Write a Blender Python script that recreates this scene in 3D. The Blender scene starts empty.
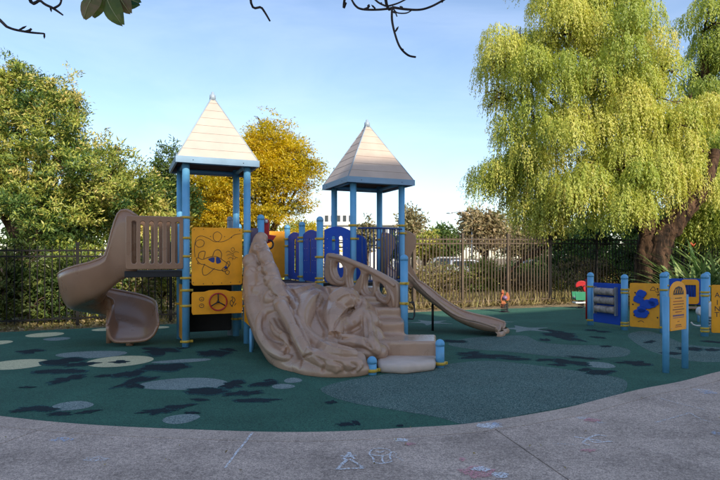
import bpy, bmesh, math, random
import numpy as np
from mathutils import Vector, Matrix

R = math.radians
scene = bpy.context.scene
C = scene.collection

# ------------------------------------------------------------------ camera, sky, sun, exposure
EYE = 1.60
F = 560.0                      # focal length in pixels of a 720 px wide picture
cam_d = bpy.data.cameras.new('camera')
cam_d.sensor_width = 36.0
cam_d.lens = 36.0 * F / 720.0
cam_d.shift_y = 18.0 / 720.0
cam_d.clip_end = 3000.0
cam = bpy.data.objects.new('camera', cam_d)
cam.location = (0, 0, EYE)
cam.rotation_euler = (R(90), 0, 0)
C.objects.link(cam)
scene.camera = cam

SUN_AZ = R(150)                # clockwise from +Y: behind the camera, to its right
SUN_EL = R(32)
to_sun = Vector((math.sin(SUN_AZ) * math.cos(SUN_EL), math.cos(SUN_AZ) * math.cos(SUN_EL), math.sin(SUN_EL)))

world = bpy.data.worlds.new('World')
scene.world = world
world.use_nodes = True
wn, wl = world.node_tree.nodes, world.node_tree.links
wn.clear()
w_out = wn.new('ShaderNodeOutputWorld')
w_bg = wn.new('ShaderNodeBackground')
w_sky = wn.new('ShaderNodeTexSky')
w_sky.sky_type = 'NISHITA'
w_sky.sun_disc = False
w_sky.sun_elevation = SUN_EL
w_sky.sun_rotation = SUN_AZ
w_sky.air_density = 1.0
w_sky.dust_density = 0.6
w_sky.ozone_density = 2.5
# thin high cloud
w_tc = wn.new('ShaderNodeTexCoord')
w_map = wn.new('ShaderNodeMapping')
w_map.inputs['Scale'].default_value = (1.0, 1.0, 3.6)
w_noise = wn.new('ShaderNodeTexNoise')
w_noise.inputs['Scale'].default_value = 2.1
w_noise.inputs['Detail'].default_value = 7.0
w_noise.inputs['Roughness'].default_value = 0.58
w_noise.inputs['Distortion'].default_value = 0.5
w_ramp = wn.new('ShaderNodeValToRGB')
w_ramp.color_ramp.elements[0].position = 0.42
w_ramp.color_ramp.elements[0].color = (0.02, 0.02, 0.02, 1)
w_ramp.color_ramp.elements[1].position = 0.80
w_ramp.color_ramp.elements[1].color = (0.20, 0.20, 0.20, 1)
w_mix = wn.new('ShaderNodeMixRGB')
w_mix.inputs[2].default_value = (6.0, 6.8, 8.2, 1)
wl.new(w_tc.outputs['Generated'], w_map.inputs['Vector'])
wl.new(w_map.outputs['Vector'], w_noise.inputs['Vector'])
wl.new(w_noise.outputs['Fac'], w_ramp.inputs['Fac'])
wl.new(w_ramp.outputs['Color'], w_mix.inputs[0])
wl.new(w_sky.outputs['Color'], w_mix.inputs[1])
w_tone = wn.new('ShaderNodeMixRGB'); w_tone.blend_type = 'MULTIPLY'; w_tone.inputs[0].default_value = 1.0
w_tone.inputs[2].default_value = (0.93, 0.895, 0.875, 1)
wl.new(w_mix.outputs['Color'], w_tone.inputs[1]); wl.new(w_tone.outputs['Color'], w_bg.inputs['Color'])
wl.new(w_bg.outputs['Background'], w_out.inputs['Surface'])
w_bg.inputs['Strength'].default_value = 0.130

sun_d = bpy.data.lights.new('sun', 'SUN')
sun_d.energy = 3.15
sun_d.angle = R(0.53)
sun_d.color = (1.0, 0.90, 0.75)
sun = bpy.data.objects.new('sun', sun_d)
sun.rotation_euler = to_sun.to_track_quat('Z', 'Y').to_euler()
sun.location = to_sun * 60
C.objects.link(sun)

scene.view_settings.view_transform = 'Standard'
scene.view_settings.look = 'None'
scene.view_settings.exposure = 1.02
scene.view_settings.gamma = 1.0
scene.view_settings.use_curve_mapping = False
scene.cycles.use_denoising = True
scene.cycles.max_bounces = 6
scene.cycles.diffuse_bounces = 3
scene.cycles.transparent_max_bounces = 6
scene.cycles.sample_clamp_indirect = 6.0
scene.cycles.caustics_reflective = False
scene.cycles.caustics_refractive = False

# ------------------------------------------------------------------ helpers
def at(px, py, d):
    """world point seen at a place of the 720x480 picture, d metres ahead"""
    return Vector(((px - 360.0) / F * d, d, EYE - (py - 258.0) / F * d))

def floor_at(px, py):
    d = F * EYE / (py - 258.0)
    return Vector(((px - 360.0) / F * d, d, 0.0))

def lin(r, g, b):
    f = lambda c: ((c / 255.0 + 0.055) / 1.055) ** 2.4 if c > 10 else c / 255.0 / 12.92
    return (f(r), f(g), f(b), 1.0)

def spline(pts, n=8, closed=False):
    """Catmull-Rom through points of any dimension"""
    P = [np.array(p, dtype=float) for p in pts]
    out = []
    m = len(P)
    segs = m if closed else m - 1
    for i in range(segs):
        if closed:
            p0, p1, p2, p3 = P[(i - 1) % m], P[i], P[(i + 1) % m], P[(i + 2) % m]
        else:
            p0, p1, p2, p3 = P[max(i - 1, 0)], P[i], P[i + 1], P[min(i + 2, m - 1)]
        for k in range(n):
            t = k / n
            out.append(0.5 * ((2 * p1) + (-p0 + p2) * t + (2 * p0 - 5 * p1 + 4 * p2 - p3) * t * t + (-p0 + 3 * p1 - 3 * p2 + p3) * t ** 3))
    if not closed:
        out.append(P[-1])
    return out

class MB:
    """collects vertices and faces in world space"""
    def __init__(s):
        s.v, s.f, s.sm = [], [], []
    def add(s, verts, faces, smooth=False):
        o = len(s.v)
        s.v += [tuple(v) for v in verts]
        s.f += [tuple(i + o for i in f) for f in faces]
        s.sm += [smooth] * len(faces)
        return s
    def box(s, lo, hi, M=None):
        x0, y0, z0 = lo; x1, y1, z1 = hi
        vs = [Vector(p) for p in ((x0,y0,z0),(x1,y0,z0),(x1,y1,z0),(x0,y1,z0),(x0,y0,z1),(x1,y0,z1),(x1,y1,z1),(x0,y1,z1))]
        if M is not None:
            vs = [M @ v for v in vs]
        return s.add(vs, [(0,3,2,1),(4,5,6,7),(0,1,5,4),(1,2,6,5),(2,3,7,6),(3,0,4,7)])
    def tube(s, pts, radii, n=8, cap=True, squash=1.0):
        pts = [Vector(p) for p in pts]
        if not hasattr(radii, '__len__'):
            radii = [radii] * len(pts)
        m = len(pts)
        if len(radii) != m:
            radii = list(np.interp(np.linspace(0, 1, m), np.linspace(0, 1, len(radii)), radii))
        tang = [(pts[min(i + 1, m - 1)] - pts[max(i - 1, 0)]).normalized() for i in range(m)]
        ref = Vector((0, 0, 1)) if abs(tang[0].z) < 0.9 else Vector((1, 0, 0))
        nrm = (ref - tang[0] * ref.dot(tang[0])).normalized()
        vs, fs = [], []
        for i in range(m):
            nrm = (nrm - tang[i] * nrm.dot(tang[i]))
            nrm = nrm.normalized() if nrm.length > 1e-6 else tang[i].orthogonal().normalized()
            bi = tang[i].cross(nrm)
            for k in range(n):
                a = 2 * math.pi * k / n
                vs.append(pts[i] + (nrm * math.cos(a) * squash + bi * math.sin(a)) * radii[i])
        for i in range(m - 1):
            for k in range(n):
                fs.append((i*n+k, i*n+(k+1) % n, (i+1)*n+(k+1) % n, (i+1)*n+k))
        if cap:
            fs.append(tuple(range(n - 1, -1, -1)))
            fs.append(tuple((m - 1) * n + k for k in range(n)))
        return s.add(vs, fs, True)
    def lathe(s, base, prof, n=16, M=None):
        """prof: (radius, z) from bottom to top round a vertical axis through base"""
        base = Vector(base)
        vs, fs = [], []
        for r, z in prof:
            for k in range(n):
                a = 2 * math.pi * k / n
                p = Vector((r * math.cos(a), r * math.sin(a), z))
                vs.append(base + (M @ p if M is not None else p))
        for i in range(len(prof) - 1):
            for k in range(n):
                fs.append((i*n+k, i*n+(k+1) % n, (i+1)*n+(k+1) % n, (i+1)*n+k))
        fs.append(tuple(range(n - 1, -1, -1)))
        fs.append(tuple((len(prof) - 1) * n + k for k in range(n)))
        return s.add(vs, fs, True)
    def ball(s, c, r, n=10, M=None):
        c = Vector(c)
        if not hasattr(r, '__len__'):
            r = (r, r, r)
        prof = []
        vs, fs = [], []
        m = n // 2 + 1
        for i in range(m + 1):
            th = math.pi * i / m
            for k in range(n):
                a = 2 * math.pi * k / n
                p = Vector((r[0]*math.sin(th)*math.cos(a), r[1]*math.sin(th)*math.sin(a), -r[2]*math.cos(th)))
                vs.append(c + (M @ p if M is not None else p))
        for i in range(m):
            for k in range(n):
                fs.append((i*n+k, i*n+(k+1) % n, (i+1)*n+(k+1) % n, (i+1)*n+k))
        return s.add(vs, fs, True)
    def prism(s, outline, z0, z1, smooth=False):
        """outline: xy points counter-clockwise"""
        n = len(outline)
        vs = [(p[0], p[1], z0) for p in outline] + [(p[0], p[1], z1) for p in outline]
        fs = [tuple(range(n - 1, -1, -1)), tuple(range(n, 2 * n))]
        fs += [(i, (i + 1) % n, n + (i + 1) % n, n + i) for i in range(n)]
        return s.add(vs, fs, smooth)
    def build(s, name, material, parent=None, bevel=0.0):
        return mesh_object(name, s.v, s.f, material, parent, s.sm, bevel)

def root_of(o):
    while o.parent is not None:
        o = o.parent
    return o

def mesh_object(name, verts, faces, material, parent=None, smooth=False, bevel=0.0):
    org = Vector(root_of(parent).location) if parent is not None else Vector((0, 0, 0))
    me = bpy.data.meshes.new(name)
    me.from_pydata([(v[0] - org.x, v[1] - org.y, v[2] - org.z) for v in verts], [], faces)
    if hasattr(smooth, '__len__'):
        me.polygons.foreach_set('use_smooth', list(smooth))
    elif smooth:
        me.polygons.foreach_set('use_smooth', [True] * len(me.polygons))
    if bevel > 0:
        bm = bmesh.new(); bm.from_mesh(me)
        ed = [e for e in bm.edges if len(e.link_faces) == 2 and e.calc_face_angle(0) > 0.7]
        bmesh.ops.bevel(bm, geom=ed, offset=bevel, segments=2, profile=0.5, affect='EDGES', clamp_overlap=True)
        bm.to_mesh(me); bm.free()
    me.update()
    me.materials.append(material)
    o = bpy.data.objects.new(name, me)
    C.objects.link(o)
    o.parent = parent
    return o

def link_mesh(name, me, parent, M=None):
    """another object with the same mesh; M in the thing's own space"""
    o = bpy.data.objects.new(name, me)
    C.objects.link(o)
    o.parent = parent
    if M is not None:
        o.matrix_local = M
    return o

def tag(o, label, cat, group=None, kind=None):
    if label: o['label'] = label
    if cat: o['category'] = cat
    if group: o['group'] = group
    if kind: o['kind'] = kind
    return o

def thing(name, loc, label, cat, group=None):
    o = bpy.data.objects.new(name, None)
    o.empty_display_size = 0.2
    C.objects.link(o)
    o.location = loc
    return tag(o, label, cat, group)

def evaluated_mesh(o):
    dg = bpy.context.evaluated_depsgraph_get()
    return bpy.data.meshes.new_from_object(o.evaluated_get(dg))

def panel(name, loops, thick, M, material, parent, bevel=0.006, res=6):
    """a board: first loop the outline, the rest holes (2D points in metres), centred on its plane; M maps (u, v, n) to the world"""
    cu = bpy.data.curves.new(name, 'CURVE')
    cu.dimensions = '2D'
    cu.fill_mode = 'BOTH'
    cu.extrude = max(thick / 2 - bevel, 0.0005)
    cu.bevel_depth = bevel
    cu.bevel_resolution = 1
    cu.offset = -bevel
    for lp in loops:
        sp = cu.splines.new('POLY')
        sp.points.add(len(lp) - 1)
        for q, p in zip(sp.points, lp):
            q.co = (p[0], p[1], 0, 1)
        sp.use_cyclic_u = True
    tmp = bpy.data.objects.new('tmp', cu)
    C.objects.link(tmp)
    me = evaluated_mesh(tmp)
    bpy.data.objects.remove(tmp); bpy.data.curves.remove(cu)
    me.transform(M)
    org = Vector(root_of(parent).location) if parent is not None else Vector((0, 0, 0))
    me.transform(Matrix.Translation(-org))
    me.materials.clear(); me.materials.append(material)
    me.name = name
    o = bpy.data.objects.new(name, me)
    C.objects.link(o); o.parent = parent
    return o

def rrect(u0, v0, u1, v1, r, n=5):
    out = []
    for cx, cy, a0 in ((u1 - r, v1 - r, 0), (u0 + r, v1 - r, 90), (u0 + r, v0 + r, 180), (u1 - r, v0 + r, 270)):
        for k in range(n + 1):
            a = R(a0 + 90 * k / n)
            out.append((cx + r * math.cos(a), cy + r * math.sin(a)))
    return out

def lettering(name, text, size, M, material, parent, align='CENTER'):
    cu = bpy.data.curves.new(name, 'FONT')
    cu.body = text; cu.size = size; cu.align_x = align; cu.align_y = 'CENTER'; cu.extrude = 0.0008
    cu.resolution_u = 3
    tmp = bpy.data.objects.new('tmp', cu); C.objects.link(tmp)
    me = evaluated_mesh(tmp)
    bpy.data.objects.remove(tmp); bpy.data.curves.remove(cu)
    me.transform(M)
    me.transform(Matrix.Translation(-Vector(root_of(parent).location)))
    me.materials.clear(); me.materials.append(material)
    o = bpy.data.objects.new(name, me); C.objects.link(o); o.parent = parent
    return o

def frame(origin, u, v):
    """matrix with columns u, v, u x v at origin"""
    u = Vector(u).normalized(); v = Vector(v).normalized(); n = u.cross(v).normalized()
    return Matrix(((u.x, v.x, n.x, origin[0]), (u.y, v.y, n.y, origin[1]), (u.z, v.z, n.z, origin[2]), (0, 0, 0, 1)))

# ------------------------------------------------------------------ materials
MATS = {}
def material(name, col, rough=0.5, var=0.15, scale=6.0, bump=0.0, bscale=60.0, spec=0.5, metal=0.0, dirt=0.0, dirtcol=(0.12, 0.1, 0.08, 1), coat=0.0, detail=5.0):
    m = bpy.data.materials.new(name)
    m.use_nodes = True
    nt = m.node_tree; N, L = nt.nodes, nt.links
    b = N['Principled BSDF']
    b.inputs['Roughness'].default_value = rough
    b.inputs['Specular IOR Level'].default_value = spec
    b.inputs['Metallic'].default_value = metal
    b.inputs['Coat Weight'].default_value = coat
    b.inputs['Coat Roughness'].default_value = 0.22
    tc = N.new('ShaderNodeTexCoord')
    no = N.new('ShaderNodeTexNoise'); no.inputs['Scale'].default_value = scale; no.inputs['Detail'].default_value = detail
    L.new(tc.outputs['Object'], no.inputs['Vector'])
    mr = N.new('ShaderNodeMapRange')
    mr.inputs['From Min'].default_value = 0.3; mr.inputs['From Max'].default_value = 0.7
    mr.inputs['To Min'].default_value = 1 - var; mr.inputs['To Max'].default_value = 1 + var
    L.new(no.outputs['Fac'], mr.inputs['Value'])
    mul = N.new('ShaderNodeVectorMath'); mul.operation = 'SCALE'
    mul.inputs[0].default_value = col[:3]
    L.new(mr.outputs['Result'], mul.inputs['Scale'])
    last = mul.outputs['Vector']
    if dirt > 0:
        n2 = N.new('ShaderNodeTexNoise'); n2.inputs['Scale'].default_value = scale * 0.45; n2.inputs['Detail'].default_value = 9; n2.inputs['Roughness'].default_value = 0.7
        L.new(tc.outputs['Object'], n2.inputs['Vector'])
        r2 = N.new('ShaderNodeMapRange'); r2.inputs['From Min'].default_value = 0.48; r2.inputs['From Max'].default_value = 0.72
        r2.inputs['To Max'].default_value = dirt
        L.new(n2.outputs['Fac'], r2.inputs['Value'])
        mx = N.new('ShaderNodeMixRGB'); mx.inputs[2].default_value = dirtcol
        L.new(r2.outputs['Result'], mx.inputs[0]); L.new(last, mx.inputs[1])
        last = mx.outputs[0]
    L.new(last, b.inputs['Base Color'])
    if bump > 0:
        nb = N.new('ShaderNodeTexNoise'); nb.inputs['Scale'].default_value = bscale; nb.inputs['Detail'].default_value = 4
        L.new(tc.outputs['Object'], nb.inputs['Vector'])
        bp = N.new('ShaderNodeBump'); bp.inputs['Strength'].default_value = bump; bp.inputs['Distance'].default_value = 0.01
        L.new(nb.outputs['Fac'], bp.inputs['Height']); L.new(bp.outputs['Normal'], b.inputs['Normal'])
        # uneven gloss
        rr = N.new('ShaderNodeMapRange'); rr.inputs['To Min'].default_value = max(rough - 0.12, 0.05); rr.inputs['To Max'].default_value = min(rough + 0.15, 1)
        L.new(no.outputs['Fac'], rr.inputs['Value']); L.new(rr.outputs['Result'], b.inputs['Roughness'])
    MATS[name] = m
    return m

def granule_material(name, cols, scale, rough=0.9, bump=0.5, blotch=0.25):
    """speckled ground: cells of several colours plus slow blotches"""
    m = bpy.data.materials.new(name); m.use_nodes = True
    nt = m.node_tree; N, L = nt.nodes, nt.links
    b = N['Principled BSDF']; b.inputs['Roughness'].default_value = rough; b.inputs['Specular IOR Level'].default_value = 0.25
    tc = N.new('ShaderNodeTexCoord')
    vo = N.new('ShaderNodeTexVoronoi'); vo.inputs['Scale'].default_value = scale
    L.new(tc.outputs['Object'], vo.inputs['Vector'])
    sep = N.new('ShaderNodeSeparateColor'); L.new(vo.outputs['Color'], sep.inputs[0])
    rp = N.new('ShaderNodeValToRGB'); rp.color_ramp.interpolation = 'CONSTANT'
    el = rp.color_ramp.elements
    while len(el) < len(cols): el.new(0.5)
    acc = 0.0
    for e, (w, c) in zip(el, cols):
        e.position = acc; e.color = c; acc += w
    L.new(sep.outputs[0], rp.inputs['Fac'])
    no = N.new('ShaderNodeTexNoise'); no.inputs['Scale'].default_value = 1.3; no.inputs['Detail'].default_value = 10; no.inputs['Roughness'].default_value = 0.65
    L.new(tc.outputs['Object'], no.inputs['Vector'])
    n2 = N.new('ShaderNodeTexNoise'); n2.inputs['Scale'].default_value = 26; n2.inputs['Detail'].default_value = 3
    L.new(tc.outputs['Object'], n2.inputs['Vector'])
    ad = N.new('ShaderNodeMath'); ad.operation = 'ADD'
    hl = N.new('ShaderNodeMath'); hl.operation = 'MULTIPLY'; hl.inputs[1].default_value = 0.5
    L.new(n2.outputs['Fac'], hl.inputs[0]); L.new(no.outputs['Fac'], ad.inputs[0]); L.new(hl.outputs[0], ad.inputs[1])
    mr = N.new('ShaderNodeMapRange'); mr.inputs['From Min'].default_value = 0.5; mr.inputs['From Max'].default_value = 1.0
    mr.inputs['To Min'].default_value = 1 - blotch; mr.inputs['To Max'].default_value = 1 + blotch
    L.new(ad.outputs[0], mr.inputs['Value'])
    mul = N.new('ShaderNodeVectorMath'); mul.operation = 'SCALE'
    L.new(rp.outputs['Color'], mul.inputs[0]); L.new(mr.outputs['Result'], mul.inputs['Scale'])
    L.new(mul.outputs['Vector'], b.inputs['Base Color'])
    bp = N.new('ShaderNodeBump'); bp.inputs['Strength'].default_value = bump; bp.inputs['Distance'].default_value = 0.004
    L.new(vo.outputs['Distance'], bp.inputs['Height']); L.new(bp.outputs['Normal'], b.inputs['Normal'])
    MATS[name] = m
    return m

def leaf_material(name, stops, trans=0.35, rough=0.45):
    """colour from the per-leaf attribute 'tint'; thin and partly see-through to light"""
    m = bpy.data.materials.new(name); m.use_nodes = True
    nt = m.node_tree; N, L = nt.nodes, nt.links
    b = N['Principled BSDF']; b.inputs['Roughness'].default_value = rough; b.inputs['Specular IOR Level'].default_value = 0.35
    at_ = N.new('ShaderNodeAttribute'); at_.attribute_name = 'tint'
    rp = N.new('ShaderNodeValToRGB')
    el = rp.color_ramp.elements
    while len(el) < len(stops): el.new(0.5)
    for e, (p, c) in zip(el, stops):
        e.position = p; e.color = c
    L.new(at_.outputs['Fac'], rp.inputs['Fac'])
    L.new(rp.outputs['Color'], b.inputs['Base Color'])
    tr = N.new('ShaderNodeBsdfTranslucent')
    hs = N.new('ShaderNodeHueSaturation'); hs.inputs['Saturation'].default_value = 1.1; hs.inputs['Value'].default_value = 1.25
    L.new(rp.outputs['Color'], hs.inputs['Color']); L.new(hs.outputs['Color'], tr.inputs['Color'])
    mx = N.new('ShaderNodeMixShader'); mx.inputs[0].default_value = trans
    L.new(b.outputs[0], mx.inputs[1]); L.new(tr.outputs[0], mx.inputs[2])
    L.new(mx.outputs[0], N['Material Output'].inputs['Surface'])
    MATS[name] = m
    return m

def bark_material(name, c0, c1, scale=5.0, bump=0.9):
    m = bpy.data.materials.new(name); m.use_nodes = True
    nt = m.node_tree; N, L = nt.nodes, nt.links
    b = N['Principled BSDF']; b.inputs['Roughness'].default_value = 0.92; b.inputs['Specular IOR Level'].default_value = 0.15
    tc = N.new('ShaderNodeTexCoord'); mp = N.new('ShaderNodeMapping'); mp.inputs['Scale'].default_value = (1, 1, 0.28)
    L.new(tc.outputs['Object'], mp.inputs['Vector'])
    no = N.new('ShaderNodeTexNoise'); no.inputs['Scale'].default_value = scale; no.inputs['Detail'].default_value = 8; no.inputs['Roughness'].default_value = 0.7; no.inputs['Distortion'].default_value = 0.8
    L.new(mp.outputs['Vector'], no.inputs['Vector'])
    rp = N.new('ShaderNodeValToRGB'); rp.color_ramp.elements[0].position = 0.42; rp.color_ramp.elements[0].color = c0
    rp.color_ramp.elements[1].position = 0.66; rp.color_ramp.elements[1].color = c1
    L.new(no.outputs['Fac'], rp.inputs['Fac']); L.new(rp.outputs['Color'], b.inputs['Base Color'])
    bp = N.new('ShaderNodeBump'); bp.inputs['Strength'].default_value = bump; bp.inputs['Distance'].default_value = 0.06
    L.new(no.outputs['Fac'], bp.inputs['Height']); L.new(bp.outputs['Normal'], b.inputs['Normal'])
    MATS[name] = m
    return m

def chalk_material(name, col, cover=0.5):
    m = bpy.data.materials.new(name); m.use_nodes = True
    nt = m.node_tree; N, L = nt.nodes, nt.links
    b = N['Principled BSDF']; b.inputs['Roughness'].default_value = 1.0; b.inputs['Base Color'].default_value = col
    b.inputs['Specular IOR Level'].default_value = 0.1
    tc = N.new('ShaderNodeTexCoord')
    no = N.new('ShaderNodeTexNoise'); no.inputs['Scale'].default_value = 55; no.inputs['Detail'].default_value = 5; no.inputs['Roughness'].default_value = 0.75
    L.new(tc.outputs['Object'], no.inputs['Vector'])
    mr = N.new('ShaderNodeMapRange'); mr.inputs['From Min'].default_value = 0.60 - cover * 0.3; mr.inputs['From Max'].default_value = 0.70 - cover * 0.3
    mr.inputs['To Max'].default_value = 0.9
    L.new(no.outputs['Fac'], mr.inputs['Value']); L.new(mr.outputs['Result'], b.inputs['Alpha'])
    MATS[name] = m
    return m

blue = material('blue_paint', (0.12, 0.37, 0.60, 1), 0.40, 0.10, 5, 0.06, 120, dirt=0.4, dirtcol=(0.20, 0.33, 0.44, 1))
blue_pale = material('pale_blue_paint', (0.30, 0.37, 0.43, 1), 0.45, 0.08, 5, 0.05, 90)
yellow = material('yellow_clamp_paint', (0.62, 0.40, 0.035, 1), 0.45, 0.2, 20, 0.1, 80, dirt=0.5)
orange = material('orange_board', (0.95, 0.375, 0.008, 1), 0.45, 0.09, 5, 0.06, 200, dirt=0.28, dirtcol=(0.45, 0.2, 0.03, 1))
navy_board = material('blue_board', (0.016, 0.075, 0.42, 1), 0.6, 0.10, 4, 0.05, 200, spec=0.25, dirt=0.15, dirtcol=(0.08, 0.1, 0.2, 1))
navy_metal = material('dark_blue_metal', (0.02, 0.05, 0.17, 1), 0.4, 0.1, 8)
tan = material('tan_plastic', (0.41, 0.25, 0.16, 1), 0.28, 0.12, 3.0, 0.08, 240, coat=0.35, dirt=0.35, dirtcol=(0.50, 0.36, 0.27, 1))
tan_worn = material('worn_tan_plastic', (0.54, 0.42, 0.34, 1), 0.5, 0.16, 4.0, 0.12, 200, dirt=0.5, dirtcol=(0.60, 0.53, 0.50, 1))
brown = material('brown_plastic', (0.30, 0.165, 0.095, 1), 0.28, 0.08, 3.0, 0.06, 240, coat=0.35, dirt=0.2, dirtcol=(0.3, 0.2, 0.15, 1))
roof_board = material('roof_board', (0.46, 0.395, 0.335, 1), 0.6, 0.06, 3.0, 0.12, 90, dirt=0.25, dirtcol=(0.42, 0.31, 0.24, 1))
roof_board_tan = material('tan_roof_board', (0.49, 0.385, 0.31, 1), 0.6, 0.08, 3.0, 0.12, 90, dirt=0.25, dirtcol=(0.42, 0.29, 0.21, 1))
roof_under = material('roof_underside', (0.20, 0.13, 0.10, 1), 0.7, 0.1, 4.0)
deck_black = material('black_deck_coating', (0.012, 0.012, 0.014, 1), 0.6, 0.2, 20)
black = material('black_metal', (0.015, 0.015, 0.017, 1), 0.45, 0.2, 20)
red = material('red_plastic', (0.42, 0.018, 0.02, 1), 0.35, 0.1, 8)
white = material('white_paint', (0.75, 0.75, 0.73, 1), 0.5, 0.08, 6, dirt=0.15)
ink_blue = material('ink_blue', (0.02, 0.04, 0.18, 1), 0.5, 0.1, 10)
ink_dark = material('ink_dark', (0.035, 0.028, 0.03, 1), 0.6, 0.1, 10)
ink_red = material('ink_red', (0.35, 0.05, 0.02, 1), 0.6, 0.1, 10)
galv = material('galvanised_steel', (0.42, 0.43, 0.44, 1), 0.4, 0.12, 30, metal=0.7)
# ================================================================== SETTING
rng = np.random.default_rng(11)
random.seed(5)
rubber_green = granule_material('green_rubber', [(0.55, (0.0364, 0.1158, 0.0810, 1)), (0.25, (0.0523, 0.1553, 0.1039, 1)), (0.20, (0.0230, 0.0583, 0.0483, 1))], 130, 0.92, 0.6, 0.22)
rubber_grey = granule_material('grey_rubber', [(0.40, (0.065, 0.129, 0.114, 1)), (0.30, (0.183, 0.244, 0.208, 1)), (0.30, (0.034, 0.070, 0.069, 1))], 120, 0.92, 0.6, 0.18)
rubber_pale = granule_material('pale_grey_rubber', [(0.45, (0.178, 0.233, 0.222, 1)), (0.30, (0.296, 0.350, 0.317, 1)), (0.25, (0.085, 0.132, 0.132, 1))], 120, 0.92, 0.6, 0.15)
rubber_cream = granule_material('cream_rubber', [(0.55, (0.541, 0.507, 0.306, 1)), (0.30, (0.676, 0.629, 0.394, 1)), (0.15, (0.345, 0.329, 0.204, 1))], 120, 0.92, 0.6, 0.15)
rubber_mix = granule_material('navy_and_green_rubber', [(0.45, (0.007, 0.016, 0.025, 1)), (0.55, (0.024, 0.105, 0.098, 1))], 110, 0.92, 0.6, 0.2)
rubber_navy = granule_material('navy_rubber', [(0.6, (0.0063, 0.0145, 0.0217, 1)), (0.25, (0.0105, 0.0252, 0.0315, 1)), (0.15, (0.0063, 0.0340, 0.0336, 1))], 130, 0.92, 0.6, 0.2)
concrete = granule_material('concrete', [(0.45, (0.464, 0.352, 0.286, 1)), (0.30, (0.593, 0.456, 0.364, 1)), (0.25, (0.326, 0.246, 0.202, 1))], 110, 0.9, 0.35, 0.42)
concrete_edge = granule_material('concrete_border', [(0.45, (0.487, 0.370, 0.300, 1)), (0.30, (0.591, 0.458, 0.363, 1)), (0.25, (0.352, 0.269, 0.218, 1))], 110, 0.9, 0.35, 0.25)
dirt = granule_material('dry_earth', [(0.4, (0.20, 0.15, 0.09, 1)), (0.35, (0.28, 0.22, 0.13, 1)), (0.25, (0.12, 0.09, 0.055, 1))], 26, 0.95, 0.8, 0.4)
asphalt = granule_material('asphalt', [(0.5, (0.10, 0.10, 0.105, 1)), (0.3, (0.14, 0.14, 0.14, 1)), (0.2, (0.07, 0.07, 0.075, 1))], 40, 0.9, 0.3, 0.2)

# earth out to the horizon
g = MB()
xs = [-900, -120, -40, -20, -10, 0, 10, 20, 40, 120, 900]
ys = [-300, -40, 0, 10, 20, 30, 45, 70, 140, 400, 1500]
vs = [(x, y, -0.06) for y in ys for x in xs]
fs = [(j*11+i, j*11+i+1, (j+1)*11+i+1, (j+1)*11+i) for j in range(10) for i in range(10)]
g.add(vs, fs)
tag(g.build('ground', dirt), 'dry brown earth around and beyond the playground', None, kind='structure')

# edge between rubber and concrete, a wide curve
edge_pts = [(-9.5, 8.6), (-6.6, 6.95), (-5.0, 6.15), (-3.62, 5.64), (-2.68, 5.37), (-1.67, 5.21), (-0.5, 5.12), (0.56, 5.27), (1.16, 5.43), (2.10, 5.90), (2.70, 6.31), (3.39, 6.79), (4.13, 7.22), (5.05, 7.86), (7.0, 9.1), (10.0, 10.6), (14.0, 11.9)]
edge = [tuple(p) for p in spline(edge_pts, 8)]
far_side = [(14.0, 19.6), (9.0, 18.8), (6.5, 18.3), (3.0, 17.2), (-1.0, 15.2), (-5.0, 13.35), (-9.5, 11.2)]
rb = MB(); rb.prism(edge + far_side, -0.12, 0.0)
rubber = tag(rb.build('rubber_surface', rubber_green), 'dark green poured rubber safety surface with coloured inlays', None, kind='structure')

def offset_curve(c, dist):
    out = []
    for i in range(len(c)):
        p0 = Vector((*c[max(i-1, 0)], 0)); p1 = Vector((*c[min(i+1, len(c)-1)], 0))
        t = (p1 - p0).normalized(); n = Vector((t.y, -t.x, 0))
        out.append((c[i][0] + n.x * dist, c[i][1] + n.y * dist))
    return out

pave = MB()
pave.prism([(-40, -20), (40, -20), (40, 4), (14.0, 11.5)] + [(p[0], p[1]) for p in offset_curve(edge, 0.02)][::-1] + [(-9.5, 8.4), (-40, 9)], -0.13, -0.055)
pavement = tag(pave.build('pavement', concrete), 'grey concrete paving in front of the rubber surface', None, kind='structure')
# concrete border along the rubber, in lengths, then slabs with open joints
band_in = offset_curve(edge, 0.004); band_out = offset_curve(edge, 0.26)
cuts = [0, 30, 64, 100, len(edge) - 1]
def strip(name, i0, i1, A, B, z1, mat_, gap):
    a = A[i0:i1 + 1]; b = B[i0:i1 + 1]
    m = MB()
    a = [Vector((*p, 0)) for p in a]; b = [Vector((*p, 0)) for p in b]
    d0 = (a[1] - a[0]).normalized() * gap; d1 = (a[-2] - a[-1]).normalized() * gap
    a[0] += d0; b[0] += d0; a[-1] += d1; b[-1] += d1
    poly = [(p.x, p.y) for p in b] + [(p.x, p.y) for p in a[::-1]]
    m.prism(poly, -0.10, z1)
    return m.build(name, mat_, pavement)
for i0, i1 in zip(cuts[:-1], cuts[1:]):
    strip('border_length', i0, i1, band_in, band_out, 0.010, concrete_edge, 0.004)
slab_in = offset_curve(edge, 0.266)
# joints run roughly radially; outer ends fan out behind the camera
j_out = {0: (-22, 2), 30: (-3.8, 2.2), 64: (1.80, 2.5), 100: (8.5, 3.0), len(edge) - 1: (26, 4)}
ks = sorted(j_out)
slabs = []
for i0, i1 in zip(ks[:-1], ks[1:]):
    A = [Vector((*p, 0)) for p in slab_in[i0:i1 + 1]]
    o0, o1 = Vector((*j_out[i0], 0)), Vector((*j_out[i1], 0))
    w0 = (A[1] - A[0]).normalized() * 0.007; w1 = (A[-2] - A[-1]).normalized() * 0.007
    poly = [o0 + w0, o1 + w1] + [A[-1] + w1] + A[-2:0:-1] + [A[0] + w0]
    m = MB(); m.prism([(p.x, p.y) for p in poly], -0.10, 0.008)
    slabs.append(m.build('slab', concrete, pavement))
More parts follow.
